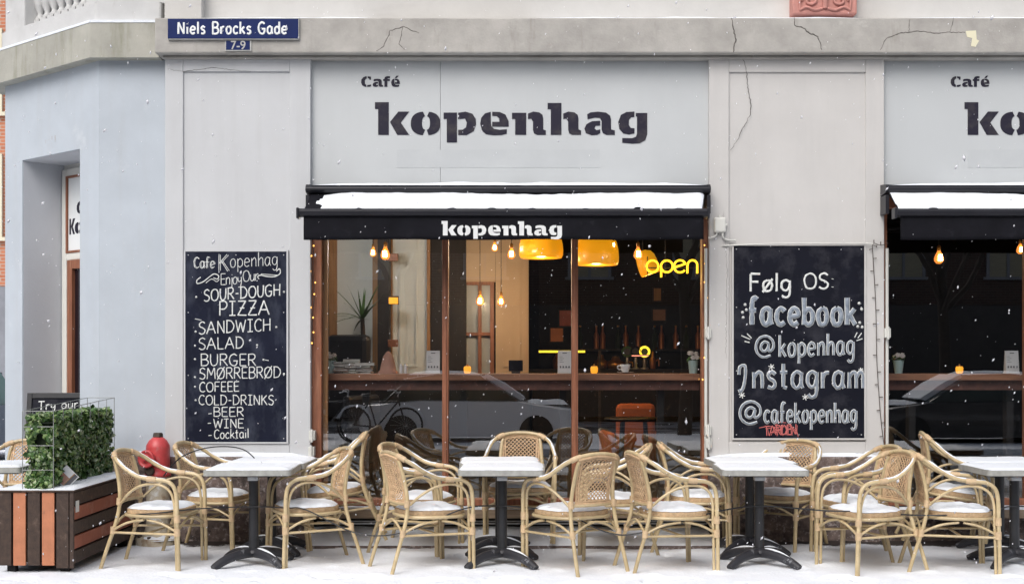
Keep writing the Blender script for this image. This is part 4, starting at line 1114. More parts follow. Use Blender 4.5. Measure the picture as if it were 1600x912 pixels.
TB = [(-1.985, -1.31, 2, 'snowy bistro table in the front row below the menu chalkboard'),
      (-1.965, -.655, -1, 'rear bistro table at the wall below the menu chalkboard, behind the front one'),
      (-.075, -1.31, -1, 'snowy bistro table in the front row before the middle of the left window'),
      (-.10, -.655, 1, 'rear bistro table at the middle of the left window, before the camera facing armchair'),
      (1.90, -1.31, -2, 'snowy bistro table in the front row below the social chalkboard'),
      (1.945, -.655, 2, 'rear bistro table at the wall below the social chalkboard, behind the front one'),
      (3.86, -1.31, 1, 'front bistro table cut off by the right edge of the picture'),
      (3.99, -.655, -1, 'rear bistro table at right edge under the right window'),
      (-4.10, -1.05, 3, 'bistro table corner left of the planter at the left edge')]
for i, (x, y, a, lab) in enumerate(TB):
    o = tp if i == 0 else copy_tree(tp)
    o.location = (x, y, .006); o.rotation_euler = (0, 0, R(a)); tag(o, lab, 'table', TG)

# security cable threaded through the chairs
pts = [(-2.98,-1.40,.40),(-2.7,-1.62,.425),(-2.35,-1.5,.45),(-1.98,-1.365,.45),(-1.7,-1.5,.455),(-1.55,-1.50,.44),(-1.16,-1.55,.27),(-.8,-1.64,.29),(-.36,-1.60,.46),(-.07,-1.365,.455),(.17,-1.48,.45),(.35,-1.62,.455),(.72,-1.68,.29),(1.0,-1.74,.31),(1.5,-1.62,.435),(1.9,-1.365,.455),(2.3,-1.62,.45),(2.55,-1.70,.45),(2.98,-1.66,.42),(3.25,-1.72,.43),(3.6,-1.62,.455),(3.86,-1.37,.455),(4.3,-1.5,.43)]
b = MB(); b.tube(spline(pts, 8), .0055, 6)
tag(b.build('security_cable', M['black_metal']), 'thin black security cable threaded along the front row of chairs and tables', 'cable')
b = MB(); b.tube(spline([(-2.86,-.62,.62),(-2.70,-.66,.78),(-2.45,-.68,.86),(-2.2,-.66,.84),(-2.05,-.64,.70)], 8), .0055, 6)
tag(b.build('security_cable', M['black_metal']), 'short looped cable arching over the arm of the chair behind the hydrant', 'cable')

# ================================================================== PLANTER, HEDGE, HYDRANT, A-BOARD
px0, px1, py0, py1 = -3.79, -3.235, -1.72, -.14
pl = thing('planter_box', 'slatted planter box of dark brown and orange planks with snow on its rim', 'planter', (px0, py0, 0))
def at0(b): b.v = [(x-px0, y-py0, z) for x, y, z in b.v]; return b
ZB, ZT = .055, .595
n = 5; w = (px1-px0-.026)/n
for k in range(n):
    b = MB(); b.box(px0+w*k+.007, px0+w*(k+1)-.007, py0, py0+.024, ZB+(0 if k != 4 else -.02), ZT)
    at0(b).build('plank', M['planter_orange'] if k in (1, 3) else M['planter_dark'], pl, bevel=.004)
h = (ZT-ZB)/5
for k in range(5):
    b = MB(); b.box(px1-.024, px1, py0+.026, py1, ZB+h*k+.008, ZB+h*(k+1)-.006)
    at0(b).build('plank', M['planter_red'] if k in (1, 3) else M['planter_dark'], pl, bevel=.004)
b = MB(); b.box(px1-.026, px1+.004, py0-.004, py0+.022, ZB-.02, ZT); at0(b).build('corner_post', M['planter_dark'], pl, bevel=.004)
b = MB(); b.box(px0+.03, px1-.03, py0+.03, py1, ZB+.02, ZT-.01); b.box(px0, px0+.02, py0+.03, py1, ZB, ZT)
for x in (px0+.05, px1-.11):
    for y_ in (py0+.05, py1-.12): b.box(x, x+.06, y_, y_+.06, 0, ZB+.03)
at0(b).build('carcass', M['dark_room'], pl)
b = MB(); b.box(px0-.01, px1+.012, py0-.012, py1+.01, ZT+.001, ZT+.014); at0(b).build('top_rim', M['planter_dark'], pl, bevel=.003)
b = MB(); b.dome(densify([(px0, py0), (px1+.004, py0), (px1+.004, py1), (px0, py1)], .04), ZT+.0145, .018, rings=10, amp=.008, fr=8, power=10)
at0(b).build('snow_layer', M['snow'], pl)
b = MB(); b.box(px1+.0005, px1+.006, py0+.05, py0+.12, .44, .525); at0(b).build('fixing_plate', M['white_plastic'], pl, bevel=.002)

hx0, hx1, hy0, hy1, hz0, hz1 = -3.60, -3.415, -1.66, -.22, .615, 1.145
hg = thing('ivy_hedge', 'clipped dark green ivy hedge in a wire cage standing in the planter', 'hedge', ((hx0+hx1)/2, (hy0+hy1)/2, hz0))
hox, hoy, hoz = hg.location
def ath(b): b.v = [(x-hox, y-hoy, z-hoz) for x, y, z in b.v]; return b
rl = random.Random(5)
def leaf(b, c, nrm, size):
    nrm = Vector(nrm).normalized(); t = nrm.orthogonal().normalized(); t.rotate(Matrix.Rotation(rl.uniform(0, 6.28), 3, nrm)); s = nrm.cross(t)
    c = Vector(c); L_ = size; w_ = size*.42
    f = nrm*size*.14
    b.add([c-t*L_*.5, c-t*L_*.12+s*w_-f, c+t*L_*.22+s*w_*.72-f, c+t*L_*.55-f*.8, c+t*L_*.22-s*w_*.72-f, c-t*L_*.12-s*w_-f, c+t*L_*.1],
          [(0,1,6),(1,2,6),(2,3,6),(3,4,6),(4,5,6),(5,0,6)], rl.choices((0, 1, 2), (60, 32, 8))[0])
b = MB()
for k in range(7200):
    x, y_, z = rl.uniform(hx0, hx1), rl.uniform(hy0, hy1), rl.uniform(hz0, hz1)
    d = [(x-hx0, (-1,0,0)), (hx1-x, (1,0,0)), ((y_-hy0), (0,-1,0)), (hz1-z, (0,0,1))]
    dm = rl.random(); side = 1 if dm < .52 else (3 if dm < .7 else (2 if dm < .84 else 0))
    nr = Vector(d[side][1]); dep = rl.random()**2*.05-.016+.030*mnoise.noise((x*8, y_*8, z*8))
    if side == 1: x = hx1-dep
    elif side == 0: x = hx0+dep
    elif side == 2: y_ = hy0+dep
    else: z = hz1-dep
    thin = mnoise.noise((x*5+3, y_*5, z*5))
    if thin < -.38: continue
    if side == 2 and mnoise.noise((x*11, 4, z*7)) < -.12: continue
    nr = nr*.75 + Vector((rl.uniform(-1,1), rl.uniform(-1,1), rl.uniform(-.6,1)))*.75
    leaf(b, (x, y_, z), nr, rl.uniform(.022, .056))
for k in range(14):
    x, y_ = hx1+rl.uniform(-.02,.01), rl.uniform(hy0, hy1)
    leaf(b, (x, y_, hz0+rl.uniform(.01,.05)), (1,0,.4), .04)
ath(b).build('foliage', [M['leaf'], M['leaf_light'], M['leaf_pale']], hg)
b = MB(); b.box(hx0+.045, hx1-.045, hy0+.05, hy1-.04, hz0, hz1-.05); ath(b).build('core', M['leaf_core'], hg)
b = MB(); e = .022; zt0, zt1 = 1.19, 1.25; r = .0030
X0, X1, Y0, Y1 = hx0-e, hx1+e, hy0-e, hy1+e
for x in (X0, X1):
    b.tube([(x, Y0, zt0), (x, Y1, zt1)], r, 6)
    for k in range(8):
        y_ = Y0+(Y1-Y0)*k/7; b.tube([(x, y_, hz0 if k in (0, 7) else 1.10), (x, y_, zt0+(zt1-zt0)*k/7)], r*.8 if 0 < k < 7 else r, 6)
for y_, zt in ((Y0, zt0), (Y1, zt1)):
    for z in (zt, hz0+.14, hz0+.32, hz0+.46): b.tube([(X0, y_, z), (X1, y_, z)], r, 6)
ath(b).build('wire_cage', M['wire'], hg)
# flyer card stuck in the hedge foot
fl = thing('flyer_card', 'small printed flyer card leaning at the foot of the ivy hedge', 'card', (-3.33, -1.45, .635), R(58))
b = MB(); b.box(-.075, .075, -.003, .003, 0, .13, M=Matrix.Rotation(R(-35), 4, 'Y') @ Matrix.Rotation(R(-28), 4, 'X')); b.build('card', M['paper'], fl)
mm = Matrix.Rotation(R(-35), 4, 'Y') @ Matrix.Rotation(R(-28), 4, 'X')
b = MB(); b.box(-.068, .01, -.0045, -.0032, .045, .122, M=mm); b.build('picture', M['clay'], fl)
b = MB(); b.box(-.068, .068, -.0045, -.0032, .008, .036, M=mm); b.build('caption_strip', M['print'], fl)
b = MB(); b.box(-.068, .068, -.0045, -.0032, .037, .043, M=mm); b.build('stripe', M['led_yellow'] if False else M['brass'], fl)

hx, hy = -3.03, -.16
hd = thing('fire_hydrant', 'old fire hydrant with red bonnet over a peeling cream column', 'hydrant', (hx, hy, 0))
b = MB(); b.lathe([(.185,-.02),(.185,.055),(.15,.06),(.13,.07),(.115,.10),(.10,.16),(.10,.50),(.098,.58)], n=28); b.build('column', M['hydrant_cream'], hd)
b = MB()
for k in range(6):
    a = k*math.pi/3+.3; b.lathe([(.02,.06),(.02,.075),(.012,.08)], (.15*math.cos(a), .15*math.sin(a), 0), 6)
b.build('flange_bolt', M['iron'], hd)
b = MB(); b.lathe([(.10,.575),(.108,.58),(.11,.60),(.099,.615),(.099,.64),(.101,.82),(.097,.845),(.075,.885),(.052,.905),(.04,.912)], n=28)
bon = b.build('bonnet', M['hydrant_red'], hd)
RX = Matrix.Rotation(R(90), 3, 'X')
b = MB(); b.lathe([(.055,.0),(.055,.04),(.072,.045),(.077,.06),(.074,.075),(.062,.078),(.058,.07),(.022,.072),(.018,.095),(.012,.10)], (-.045, -.085, .735), 24, M=Matrix.Rotation(R(-14), 3, 'Z') @ RX); b.build('outlet_cap', M['hydrant_red'], bon)
b = MB(); b.lathe([(.04,0),(.04,.05),(.028,.055)], (-.04, -.08, .63), 14, M=RX); b.build('drain_plug', M['iron'], hd)
b = MB(); b.lathe([(.042,.908),(.045,.915),(.04,.945),(.034,.95)], n=6, smooth=False); b.build('spindle_nut', M['iron'], bon)
b = MB(); b.dome([(.16*math.cos(k*.314)+.02, .16*math.sin(k*.314)-.03) for k in range(20)], .045, .035, rings=5, amp=.01); b.build('snow_cap', M['snow'], hd)

ab = thing('menu_board_stand', 'black framed chalk A-board behind the hedge with handwriting along its top', 'sign', ((PX(28,.2)+PX(129,.2))/2, .28, 0), R(3))
b = MB(); W = (PX(129,.2)-PX(28,.2))/2; H = 1.29
tl = Matrix.Rotation(R(-9), 4, 'X')
b.box(-W, -W+.045, -.02, .02, 0, H, M=tl); b.box(W-.045, W, -.02, .02, 0, H, M=tl); b.box(-W+.045, W-.045, -.02, .02, H-.05, H, M=tl); b.box(-W+.045, W-.045, -.02, .02, .12, .17, M=tl)
b.build('frame', M['black_metal'], ab, bevel=.004)
b = MB(); b.box(-W+.046, W-.046, -.008, .008, .171, H-.051, M=tl); b.build('board', M['board_black'], ab)
b = MB(); tl2 = Matrix.Translation((0, .42, 0)) @ Matrix.Rotation(R(9), 4, 'X'); b.box(-W, W, -.015, .015, 0, H-.04, M=tl2); b.build('rear_board', M['board_black'], ab)
b = MB(); write(b, 'Try our', -W+.10, W-.12, H-.155, .075, -.0095, .006, .05, .001); b.v = [tuple(tl @ Vector(p)) for p in b.v]; b.build('lettering', M['chalk'], ab)

# ================================================================== SMALL FIXTURES ON THE WALL
jx, jz = PX(1124, 0), PZ(352, 0)
jb = thing('junction_box', 'small cream plastic junction box on the pilaster beside the awning', 'junction box', (jx, 0, jz))
b = MB(); b.box(-.05, .05, -.055, -.001, -.065, .065); b.build('housing', M['white_plastic'], jb, bevel=.014)
b = MB(); b.tube([(0, -.03, .064), (0, -.03, .085)], .012, 8); b.tube([(.045, -.03, .0), (.062, -.03, .0)], .014, 8)
b.tube(spline([(-.03, -.03, -.063), (-.03, -.03, -.085), (-.06, -.025, -.105), (-.10, -.02, -.11)], 5), .008, 6)
b.tube(spline([(.025, -.03, -.063), (.025, -.03, -.10), (.05, -.02, -.125), (.09, -.014, -.13), (.14, -.01, -.13)], 5), .008, 6); b.build('cable_gland', M['white_plastic'], jb)
def string_light(pts, label, n, lit, nm='fairy_light_string'):
    P = spline(pts, 10)
    t = thing(nm, label, 'string lights', tuple(P[0])); o0 = P[0]
    b = MB(); b.tube([p-o0 for p in P], .0030, 6); b.build('wire', M['iron'] if not lit else M['black_metal'], t)
    rr = random.Random(n)
    if lit:
        proto_b = None
        for k in range(n):
            p = P[int((k+.5)*len(P)/n)]-o0
            if proto_b is None:
                q = MB(); q.lathe([(0,-.008),(.006,-.003),(.007,.003),(.003,.008)], n=8); proto_b = q.build('bulb', M['fairy'], t); c = proto_b
            else: c = proto_b.copy(); COL.objects.link(c); c.parent = t
            c.location = p+Vector((rr.uniform(-.02,.02), -.012, rr.uniform(-.01,.01)))
    else:
        for k in range(n):
            b = MB(); i = int((k+.5)*len(P)/n); p = P[i]-o0
            s = 1 if k % 2 else -1
            d = (P[min(i+1, len(P)-1)]-P[max(i-1, 0)]).normalized(); q = Vector((-d.z, 0, d.x))*s
            b.tube([p, p+q*.030+Vector((0,-.005,0))], [.003, .0045], 6)
            b.build('bulb_holder', M['iron'], t)
    return t
def wp(px, py, y): return (PX(px, y), y, PZ(py, y))
string_light([wp(1388,380,-.02), wp(1376,383,-.02), wp(1364,381,-.03), wp(1364,400,-.015), wp(1367,450,-.012), wp(1369,500,-.012), wp(1370,560,-.012), wp(1373,610,-.012), wp(1377,660,-.012), wp(1383,706,-.02)],
             'dark dangling light string with unlit stubs hanging down between the social chalkboard and right window', 22, False)
string_light([wp(491,378,.03), wp(489,420,.03), wp(491,460,.03), wp(488,500,.03), wp(490,540,.03)], 'lit fairy lights down the left jamb of the left window', 9, True)
string_light([wp(1102,378,.03), wp(1104,430,.03), wp(1100,480,.03), wp(1103,540,.03), wp(1100,600,.03)], 'lit fairy lights down the right jamb of the left window', 8, True)
b = MB(); b.tube(spline([wp(1128,384,-.008), wp(1200,381,-.035), wp(1290,380,-.035), wp(1352,380,-.03), wp(1364,381,-.03)], 6), .006, 6)
tag(b.build('wall_cable', M['white_plastic']), 'cream cable running along the top edge of the social chalkboard', 'cable')
for px, py, lab in ((1106,520,'white shutter hinge at mid height on the right jamb of the left window'), (1106,672,'lower white shutter hinge on the right jamb of the left window'),
                (1107,692,'lowest white shutter hinge on the right jamb of the left window'), (488,680,'white shutter hinge low on the left jamb of the left window'), (487,705,'lowest white shutter hinge on the left jamb of the left window'), (1386,520,'white shutter hinge on the left jamb of the right window')):
    t = thing('shutter_hinge', lab, 'hinge', (PX(px, 0), 0, PZ(py, 0)), group='white shutter hinges')
    b = MB(); b.box(-.026, .026, -.03, .06, -.042, .042); b.build('leaf', M['white_plastic'], t, bevel=.006)
    b = MB(); b.tube([(.0, -.036, -.055), (.0, -.036, .055)], .011, 10); b.build('pin', M['white_plastic'], t)
for px, lab in ((1103, 'white conduit along the right jamb of the left window'), (1386, 'white conduit along the left jamb of the right window')):
    b = MB(); b.tube([wp(px, 388, .02), wp(px, 716, .02)], .014, 8); tag(b.build('conduit', M['white_plastic']), lab, 'conduit')

# ================================================================== INSIDE THE WINDOWS
def window_bar(x0, x1, label):
    t = thing('window_bar', label, 'counter', ((x0+x1)/2, .55, 0)); h = (x1-x0)/2
    b = MB(); b.box(-h, h, -.22, .2, PZ(594,.33), PZ(583.5,.33)); b.build('bar_top', M['bar_wood'], t, bevel=.006)
    b = MB(); b.box(-h, h, -.16, -.13, PZ(609,.4), PZ(594,.33)-.001); b.build('apron', M['bar_dark'], t)
    b = MB()
    for k in (-.8, -.27, .27, .8): b.box(h*k-.03, h*k+.03, -.05, .05, .22, PZ(594,.33)-.001)
    b.build('support', M['dark_room'], t)
    return t
ZBAR = PZ(583.5, .33)+.001
window_bar(WX0+.09, WX1-.03, 'long reddish wooden window bar inside the left window')
window_bar(PX1+.06, W2-.06, 'reddish wooden window bar inside the right window')
YI = .47
def X_(px): return PX(px, YI)
# flower pots
def pot(px, label, seed):
    t = thing('flower_pot', label, 'potted plant', (X_(px), YI, ZBAR), group='mint flower pots on the window bars')
    b = MB(); b.lathe([(.034,0),(.047,.115),(.049,.118),(.044,.118),(.042,.10),(0,.10)], n=20); b.build('pot', M['mint'], t)
    r_ = random.Random(seed); f = MB(); s = MB()
    for k in range(5):
        a = k*1.25+seed; x, y_, z = .035*math.cos(a), .03*math.sin(a)-.01, .155+r_.uniform(-.015,.03)
        s.tube([(0,0,.10), (x*.6,y_*.6,.13), (x,y_,z)], .0025, 5)
        for j in range(7):
            aj = j*.9; f.lathe([(0,-.006),(.012,0),(0,.006)], (x+.015*math.cos(aj), y_-.012, z+.015*math.sin(aj)), 6)
        f.lathe([(0,-.01),(.012,0),(0,.01)], (x, y_-.016, z), 8)
    rl2 = r_
    for k in range(26):
        c = Vector((r_.uniform(-.05,.05), r_.uniform(-.04,.03), r_.uniform(.11,.155))); n_ = Vector((r_.uniform(-1,1), -.6, r_.uniform(0,1))).normalized(); u_ = n_.orthogonal().normalized(); v_ = n_.cross(u_)
        s.add([c-u_*.02, c+v_*.011, c+u_*.024, c-v_*.011], [(0,1,2,3)])
    f.build('flower', M['petal'], t); s.build('stem', M['leaf'], t)
pot(517, 'mint pot of white flowers at the left end of the left window bar', 1); pot(1083, 'mint pot of pale flowers at the right end of the left window bar', 2); pot(1404, 'mint pot of white flowers on the right window bar', 3)
def card(px, label):
    t = thing('menu_stand', label, 'menu', (X_(px), YI-.02, ZBAR), R(3), 'white menu stands on the window bars')
    b = MB(); b.prism([(-.03,0),(.03,0),(.006,.205),(-.006,.205)], lambda a, c: (-.06, a, c), lambda a, c: (.06, a, c)); b.build('card', M['paper'], t)
    b = MB(); b.box(-.063, .063, -.036, .036, 0, .012); b.build('foot', M['white_plastic'], t)
    b = MB(); k = lambda z: -.0305+z*(.024/.205)
    b.box(-.02, .02, k(.185)-.002, k(.185), .180, .187)
    for i in range(4): b.box(-.048, -.02+.012*(i % 2), k(.15-.016*i)-.002, k(.15-.016*i), .150-.016*i, .153-.016*i)
    for i in range(4): b.box(-.046+.026*i, -.034+.026*i, k(.055)-.003, k(.055)-.0005, .05, .068)
    b.build('print', M['print'], t)
card(677, 'white folded menu stand beside the left mullion of the left window'); card(882, 'white folded menu stand beside the right mullion of the left window'); card(1579, 'white folded menu stand inside the right window')
# tea lights
for px, lab in ((730, 'amber tea light behind the middle pane'), (929, 'amber tea light left of the white cup'), (1502, 'amber tea light in the right window')):
    t = thing('tea_light', lab, 'candle', (X_(px), YI+.05, ZBAR), group='amber tea lights on the window bars')
    b = MB(); b.lathe([(.022,0),(.032,.012),(.034,.05),(.026,.064)], n=16); b.build('glass_cup', M['candle'], t)
    b = MB(); b.lathe([(.03,.0645),(.012,.068),(.006,.085)], n=12); b.build('cap', M['brass'], t)
# cup and saucer
t = thing('coffee_cup', 'white coffee cup on a saucer on the left window bar', 'cup', (X_(977), YI, ZBAR))
b = MB(); b.lathe([(.022,.012),(.034,.025),(.045,.06),(.048,.082),(.045,.082),(.03,.03),(0,.025)], n=22); b.build('cup', M['porcelain'], t)
b = MB(); b.lathe([(.03,.001),(.05,.004),(.078,.013),(.074,.014),(.03,.009),(0,.009)], n=24); b.build('saucer', M['porcelain'], t)
b = MB(); b.tube(spline([(-.042,0,.07),(-.066,0,.068),(-.070,0,.048),(-.054,0,.036),(-.036,0,.04)], 4), .006, 6); b.build('handle', M['porcelain'], t)
t = thing('cone_ornament', 'brown clay cone ornament on the left window bar', 'ornament', (X_(606), YI+.03, ZBAR))
b = MB(); b.lathe([(.095,0),(.092,.015),(.075,.03),(.06,.10),(.045,.155),(.02,.19),(.008,.2)], n=20); b.build('body', M['clay'], t)
b = MB(); b.tube([(0,0,.195),(0,0,.23)], .006, 6); b.build('stem', M['dark_timber'], t)
for px, lab in ((627, 'white salt shaker beside the cone ornament'), (634, 'white pepper shaker, right one of the pair beside the cone ornament')):
    t = thing('shaker', lab, 'shaker', (X_(px), YI-.02, ZBAR), group='salt and pepper shakers')
    b = MB(); b.lathe([(.016,0),(.017,.07)], n=14); b.build('body', M['porcelain'], t)
    b = MB(); b.lathe([(.017,.0705),(.015,.08),(.006,.086)], n=14); b.build('lid', M['steel'], t)
rb = random.Random(4)
for px, nb in ((531, 5), (549, 6), (568, 5)):
    z = ZBAR
    for k in range(nb):
        w_, d_, h_ = rb.uniform(.07,.095), rb.uniform(.07,.09), rb.uniform(.014,.026)
        t = thing('book', '', 'book', (X_(px)+rb.uniform(-.01,.01), YI+.05, z), R(rb.uniform(-8,8)), 'book stacks on the left window bar')
        pos = {531: 'left', 549: 'middle', 568: 'right'}[px]; lvl = ['lowest', 'second lowest', 'third lowest', 'fourth lowest', 'fifth lowest', 'topmost'][k if k < nb-1 else 5]
        colr = [('pale', 'book1'), ('dark green', 'book2'), ('reddish brown', 'book3'), ('black', 'book4')][(k*3+px) % 4]
        t['label'] = f'{colr[0]} book, {lvl} of the {pos} stack between flower pot and cone ornament'
        b = MB(); b.box(-w_, w_, -d_, d_, 0, h_*.12); b.box(-w_, w_, -d_, d_, h_*.88, h_); b.box(-w_, -w_+.004, -d_, d_, h_*.12, h_*.88); b.build('cover', M[colr[1]], t)
        b = MB(); b.box(-w_+.0045, w_-.004, -d_+.004, d_-.004, h_*.121, h_*.879); b.build('pages', M['book1'], t)
        z += h_+.001

# yucca by the pale wall
t = thing('yucca_plant', 'spiky dark green yucca plant before the pale inner wall', 'plant', (PX(566, 2.7), 2.7, 1.74))
b = MB(); ry = random.Random(3)
for k in range(22):
    a = ry.uniform(0, 6.28); el = ry.uniform(-.1, 1.3); L_ = ry.uniform(.30, .50)
    d_ = Vector((math.cos(a)*math.cos(el), math.sin(a)*math.cos(el), math.sin(el))); s = d_.cross(Vector((0,0,1))).normalized()*.018
    c = Vector((0, 0, .27)); vs = []
    for j in range(7):
        u = j/6; p = c+d_*L_*u+Vector((0,0,-.22*u*u*math.cos(el)*L_)); w_ = s*(1-u**1.5)*(1 if j else .6); vs += [p-w_, p+w_+Vector((0,0,.004))]
    b.add(vs, [(2*j, 2*j+1, 2*j+3, 2*j+2) for j in range(6)])
b.build('leaves', M['leaf_core'] if False else M['leaf'], t)
b = MB(); b.tube([(0,0,-.2),(.01,0,.1),(0,0,.3)], [.03,.026,.022], 8); b.build('trunk', M['bark'], t)
b = MB(); b.lathe([(.11,-1.51),(.15,-.3),(.155,-.22),(.14,-.22),(0,-.24)], n=20); b.build('pot', M['dark_timber'], t)

def bulb_material_light(parent, energy, col, r_, z=0, name='glow'):
    l = bpy.data.lights.new(name, 'POINT'); l.energy = energy; l.color = col; l.shadow_soft_size = r_
    o = bpy.data.objects.new(name, l); COL.objects.link(o); o.parent = parent; o.location = (0, 0, z); return o
# hanging filament bulbs
BL = [(602,396,1.0,1.0,24,'bright amber filament bulb hanging at the left pane'), (583,394,2.2,.75,8,'smaller filament bulb left of the bright one at the left pane'),
      (773,386,1.6,.7,8,'filament bulb near the top of the middle pane, left of the brighter one'), (799,396,1.0,.85,24,'bright filament bulb beside the amber pendant lamp'),
      (750,469,2.6,.95,14,'filament bulb on a long cord before the inner door'), (783,470,2.5,.85,14,'filament bulb on a long cord right of the inner door'),
      (958,382,1.4,.6,5,'small filament bulb at the right rim of the second pendant lamp'), (997,396,1.0,.95,20,'filament bulb left above the yellow neon sign'),
      (1467,402,1.0,1.0,20,'filament bulb hanging in the right window'), (1594,389,1.4,.8,8,'filament bulb at the right edge in the right window')]
for px, py, y, s, en, lab in BL:
    t = thing('filament_bulb', lab, 'light bulb', (PX(px, y), y, PZ(py, y)), group='hanging filament bulbs')
    b = MB(); b.lathe([(0,-.062*s),(.024*s,-.057*s),(.042*s,-.035*s),(.045*s,-.012*s),(.034*s,.022*s),(.018*s,.05*s),(.015*s,.062*s)], n=18); b.build('bulb', M['bulb_glass'], t)
    b = MB()
    for a in range(4): b.tube([(.014*s*math.cos(a*1.57), -.047*s+.014*s*math.sin(a*1.57), -.035*s), (.010*s*math.cos(a*1.57), -.047*s, .02*s)], .0075*s, 6)
    b.build('filament', M['filament'], t)
    b = MB(); b.lathe([(.017*s,.063*s),(.019*s,.10*s),(.008*s,.115*s)], n=14); b.build('socket', M['brass'], t)
    b = MB(); b.tube([(0,0,.11*s), (0,0,3.6-PZ(py, y))], .004, 6); b.build('cord', M['black_metal'], t)
    bulb_material_light(t, en*(2.6 if px < 610 else .45 if px > 900 else 1.5), (1,.93,.84) if px < 610 else (1,.76,.5), .05, 0)
# amber pendant lamps
for px0, px1_, pyb, y, hgt, tilt, lab in ((811,880,403,1.5,.27,0,'amber dome pendant lamp behind the middle pane'), (897,967,414,1.5,.30,0,'amber dome pendant lamp behind the right pane'), (1001,1034,428,2.1,.25,-20,'tilted amber pendant lamp half behind the neon sign')):
    xa, xb = PX(px0, y), PX(px1_, y); r_ = (xb-xa)/2
    t = thing('pendant_lamp', lab, 'lamp', ((xa+xb)/2, y, PZ(pyb, y)), group='amber dome pendant lamps')
    Mt = Matrix.Rotation(R(tilt), 3, 'Y')
    b = MB(); b.lathe([(r_*.93,0),(r_*.99,hgt*.10),(r_,hgt*.25),(r_*.98,hgt*.5),(r_*.9,hgt*.75),(r_*.7,hgt*.92),(r_*.3,hgt),(.03,hgt*1.02)], n=36, M=Mt); b.build('lamp_shade', M['shade'], t)
    b = MB(); b.lathe([(r_*.90,.006),(r_*.93,hgt*.25),(r_*.5,hgt*.8),(0,hgt*.85)], n=36, M=Mt); b.build('shade_lining', M['shade_inside'], t)
    b = MB(); e_ = Mt @ Vector((0,0,hgt*1.02)); b.tube([e_, (e_.x, e_.y, 3.6-PZ(pyb, y))], .006, 6); b.build('cord', M['black_metal'], t)
    bulb_material_light(t, 7, (1,.6,.2), .05, -.06)
# neon sign
yn = .36
t = thing('neon_sign', 'yellow neon sign reading open in the top right of the left window', 'neon sign', (PX(1050, yn), yn, PZ(418, yn)))
xo, zo = PX(1050, yn), PZ(418, yn); k_ = 1/sc_(yn)
def neon(pts, rnd=True):
    P = [((x-1050)*k_, 0, (418-z)*k_) for x, z in pts]
    return spline(P, 6) if rnd else P
b = MB(); rt = .0088
ci = lambda cx, cz, r_, a0, a1, n=22: [(cx+r_*math.cos(R(a0+(a1-a0)*i/n)), cz-r_*math.sin(R(a0+(a1-a0)*i/n))) for i in range(n+1)]
for P in (ci(1019.5,416,9.2,0,360), [(1033,433),(1033,416)]+ci(1042,416,9.2,180,-150), [(1053,418),(1071,412)][::1]+ci(1062.5,416,9.5,25,320), [(1074,427),(1074,416)]+ci(1082,414,7.5,180,0)+[(1089.5,427)]):
    b.tube(neon(P, False), rt, 8)
b.build('neon_tube', M['neon'], t)
b = MB()
for x in (1012, 1040, 1088): b.box((x-1050)*k_-.004, (x-1050)*k_+.004, .012, .02, -.08, .10)
b.box((1008-1050)*k_, (1092-1050)*k_, .021, .026, -.005, .005); b.tube([((1040-1050)*k_, .023, .0), ((1040-1050)*k_, .023, 3.0-zo)], .004, 6); b.build('holder', M['black_metal'], t)
bulb_material_light(t, 1.5, (1,.7,.1), .1, 0).location = (0, .06, 0)

# bar equipment deep in the room
def bx(px, y): return PX(px, y)
YB2 = 4.85; ZB2 = 1.472
for px, m, lab in ((980,'led_green','round dark green beer tap badge, left of three'), (993,'board_black','round black beer tap badge, middle of three'), (1007,'led_yellow','round lit yellow beer tap badge, right of three')):
    t = thing('beer_tap', lab, 'beer tap', (bx(px, YB2-.2), YB2-.2, ZB2), group='beer taps on the bar')
    b = MB(); b.lathe([(.05,0),(.05,.012),(.02,.02),(.018,.14)], n=14); b.build('column', M['steel'], t)
    b = MB(); b.lathe([(.066,-.012),(.07,-.008),(.07,.008),(.066,.012)], (0,0,.21), 24, M=RX); b.build('badge', M[m], t)
    b = MB(); b.lathe([(.042,.0125),(.042,.014),(.03,.014)], (0,0,.21), 24, M=RX); b.build('badge_ring', M['leaf_light'] if m == 'led_yellow' else M['print'], t)
for px, h_, w_, m, lab in ((939,.18,.16,'brass','brass coffee grinder on the bar'), (962,.16,.22,'brass','brass coffee machine on the bar'), (1020,.22,.08,'copper','copper bottle standing on the bar'), (872,.24,.13,'copper','copper canister on the bar behind the middle pane')):
    t = thing('bar_vessel', lab, 'bar equipment', (bx(px, 4.75), 4.75, ZB2), group='copper and brass vessels on the bar')
    b = MB(); b.lathe([(w_*.4,0),(w_*.5,h_*.1),(w_*.5,h_*.5),(w_*.25,h_*.7),(w_*.2,h_*.95)], n=18); b.build('body', M[m], t)
    b = MB(); b.lathe([(w_*.22,h_*.951),(w_*.22,h_),(w_*.06,h_*1.05)], n=16); b.build('lid', M['iron'], t)
    b = MB(); b.tube(spline([(w_*.48,0,h_*.45),(w_*.9,0,h_*.5),(w_*.95,0,h_*.15)], 5), .012, 6); b.build('handle', M[m], t)
t = thing('shelf_light', 'glowing yellow light bar along the bar edge behind the middle pane', 'light', (bx(880, 4.3), 4.3, PZ(549, 4.3)))
b = MB(); b.box(bx(842,4.3)-bx(880,4.3), bx(914,4.3)-bx(880,4.3), -.012, .012, -.012, .012); b.build('tube', M['led_yellow'], t)
b = MB(); b.box(bx(842,4.3)-bx(880,4.3), bx(914,4.3)-bx(880,4.3), -.02, .02, .0125, .03); b.build('rail', M['iron'], t)
b = MB(); b.box(-.45, -.42, -.02, .02, -1.42, .0124); b.box(.42, .45, -.02, .02, -1.42, .0124); b.build('post', M['iron'], t)
t = thing('display_light', 'thin pink light strip under the beer taps', 'light', (bx(1000, 4.5), 4.5, PZ(555.5, 4.5)))
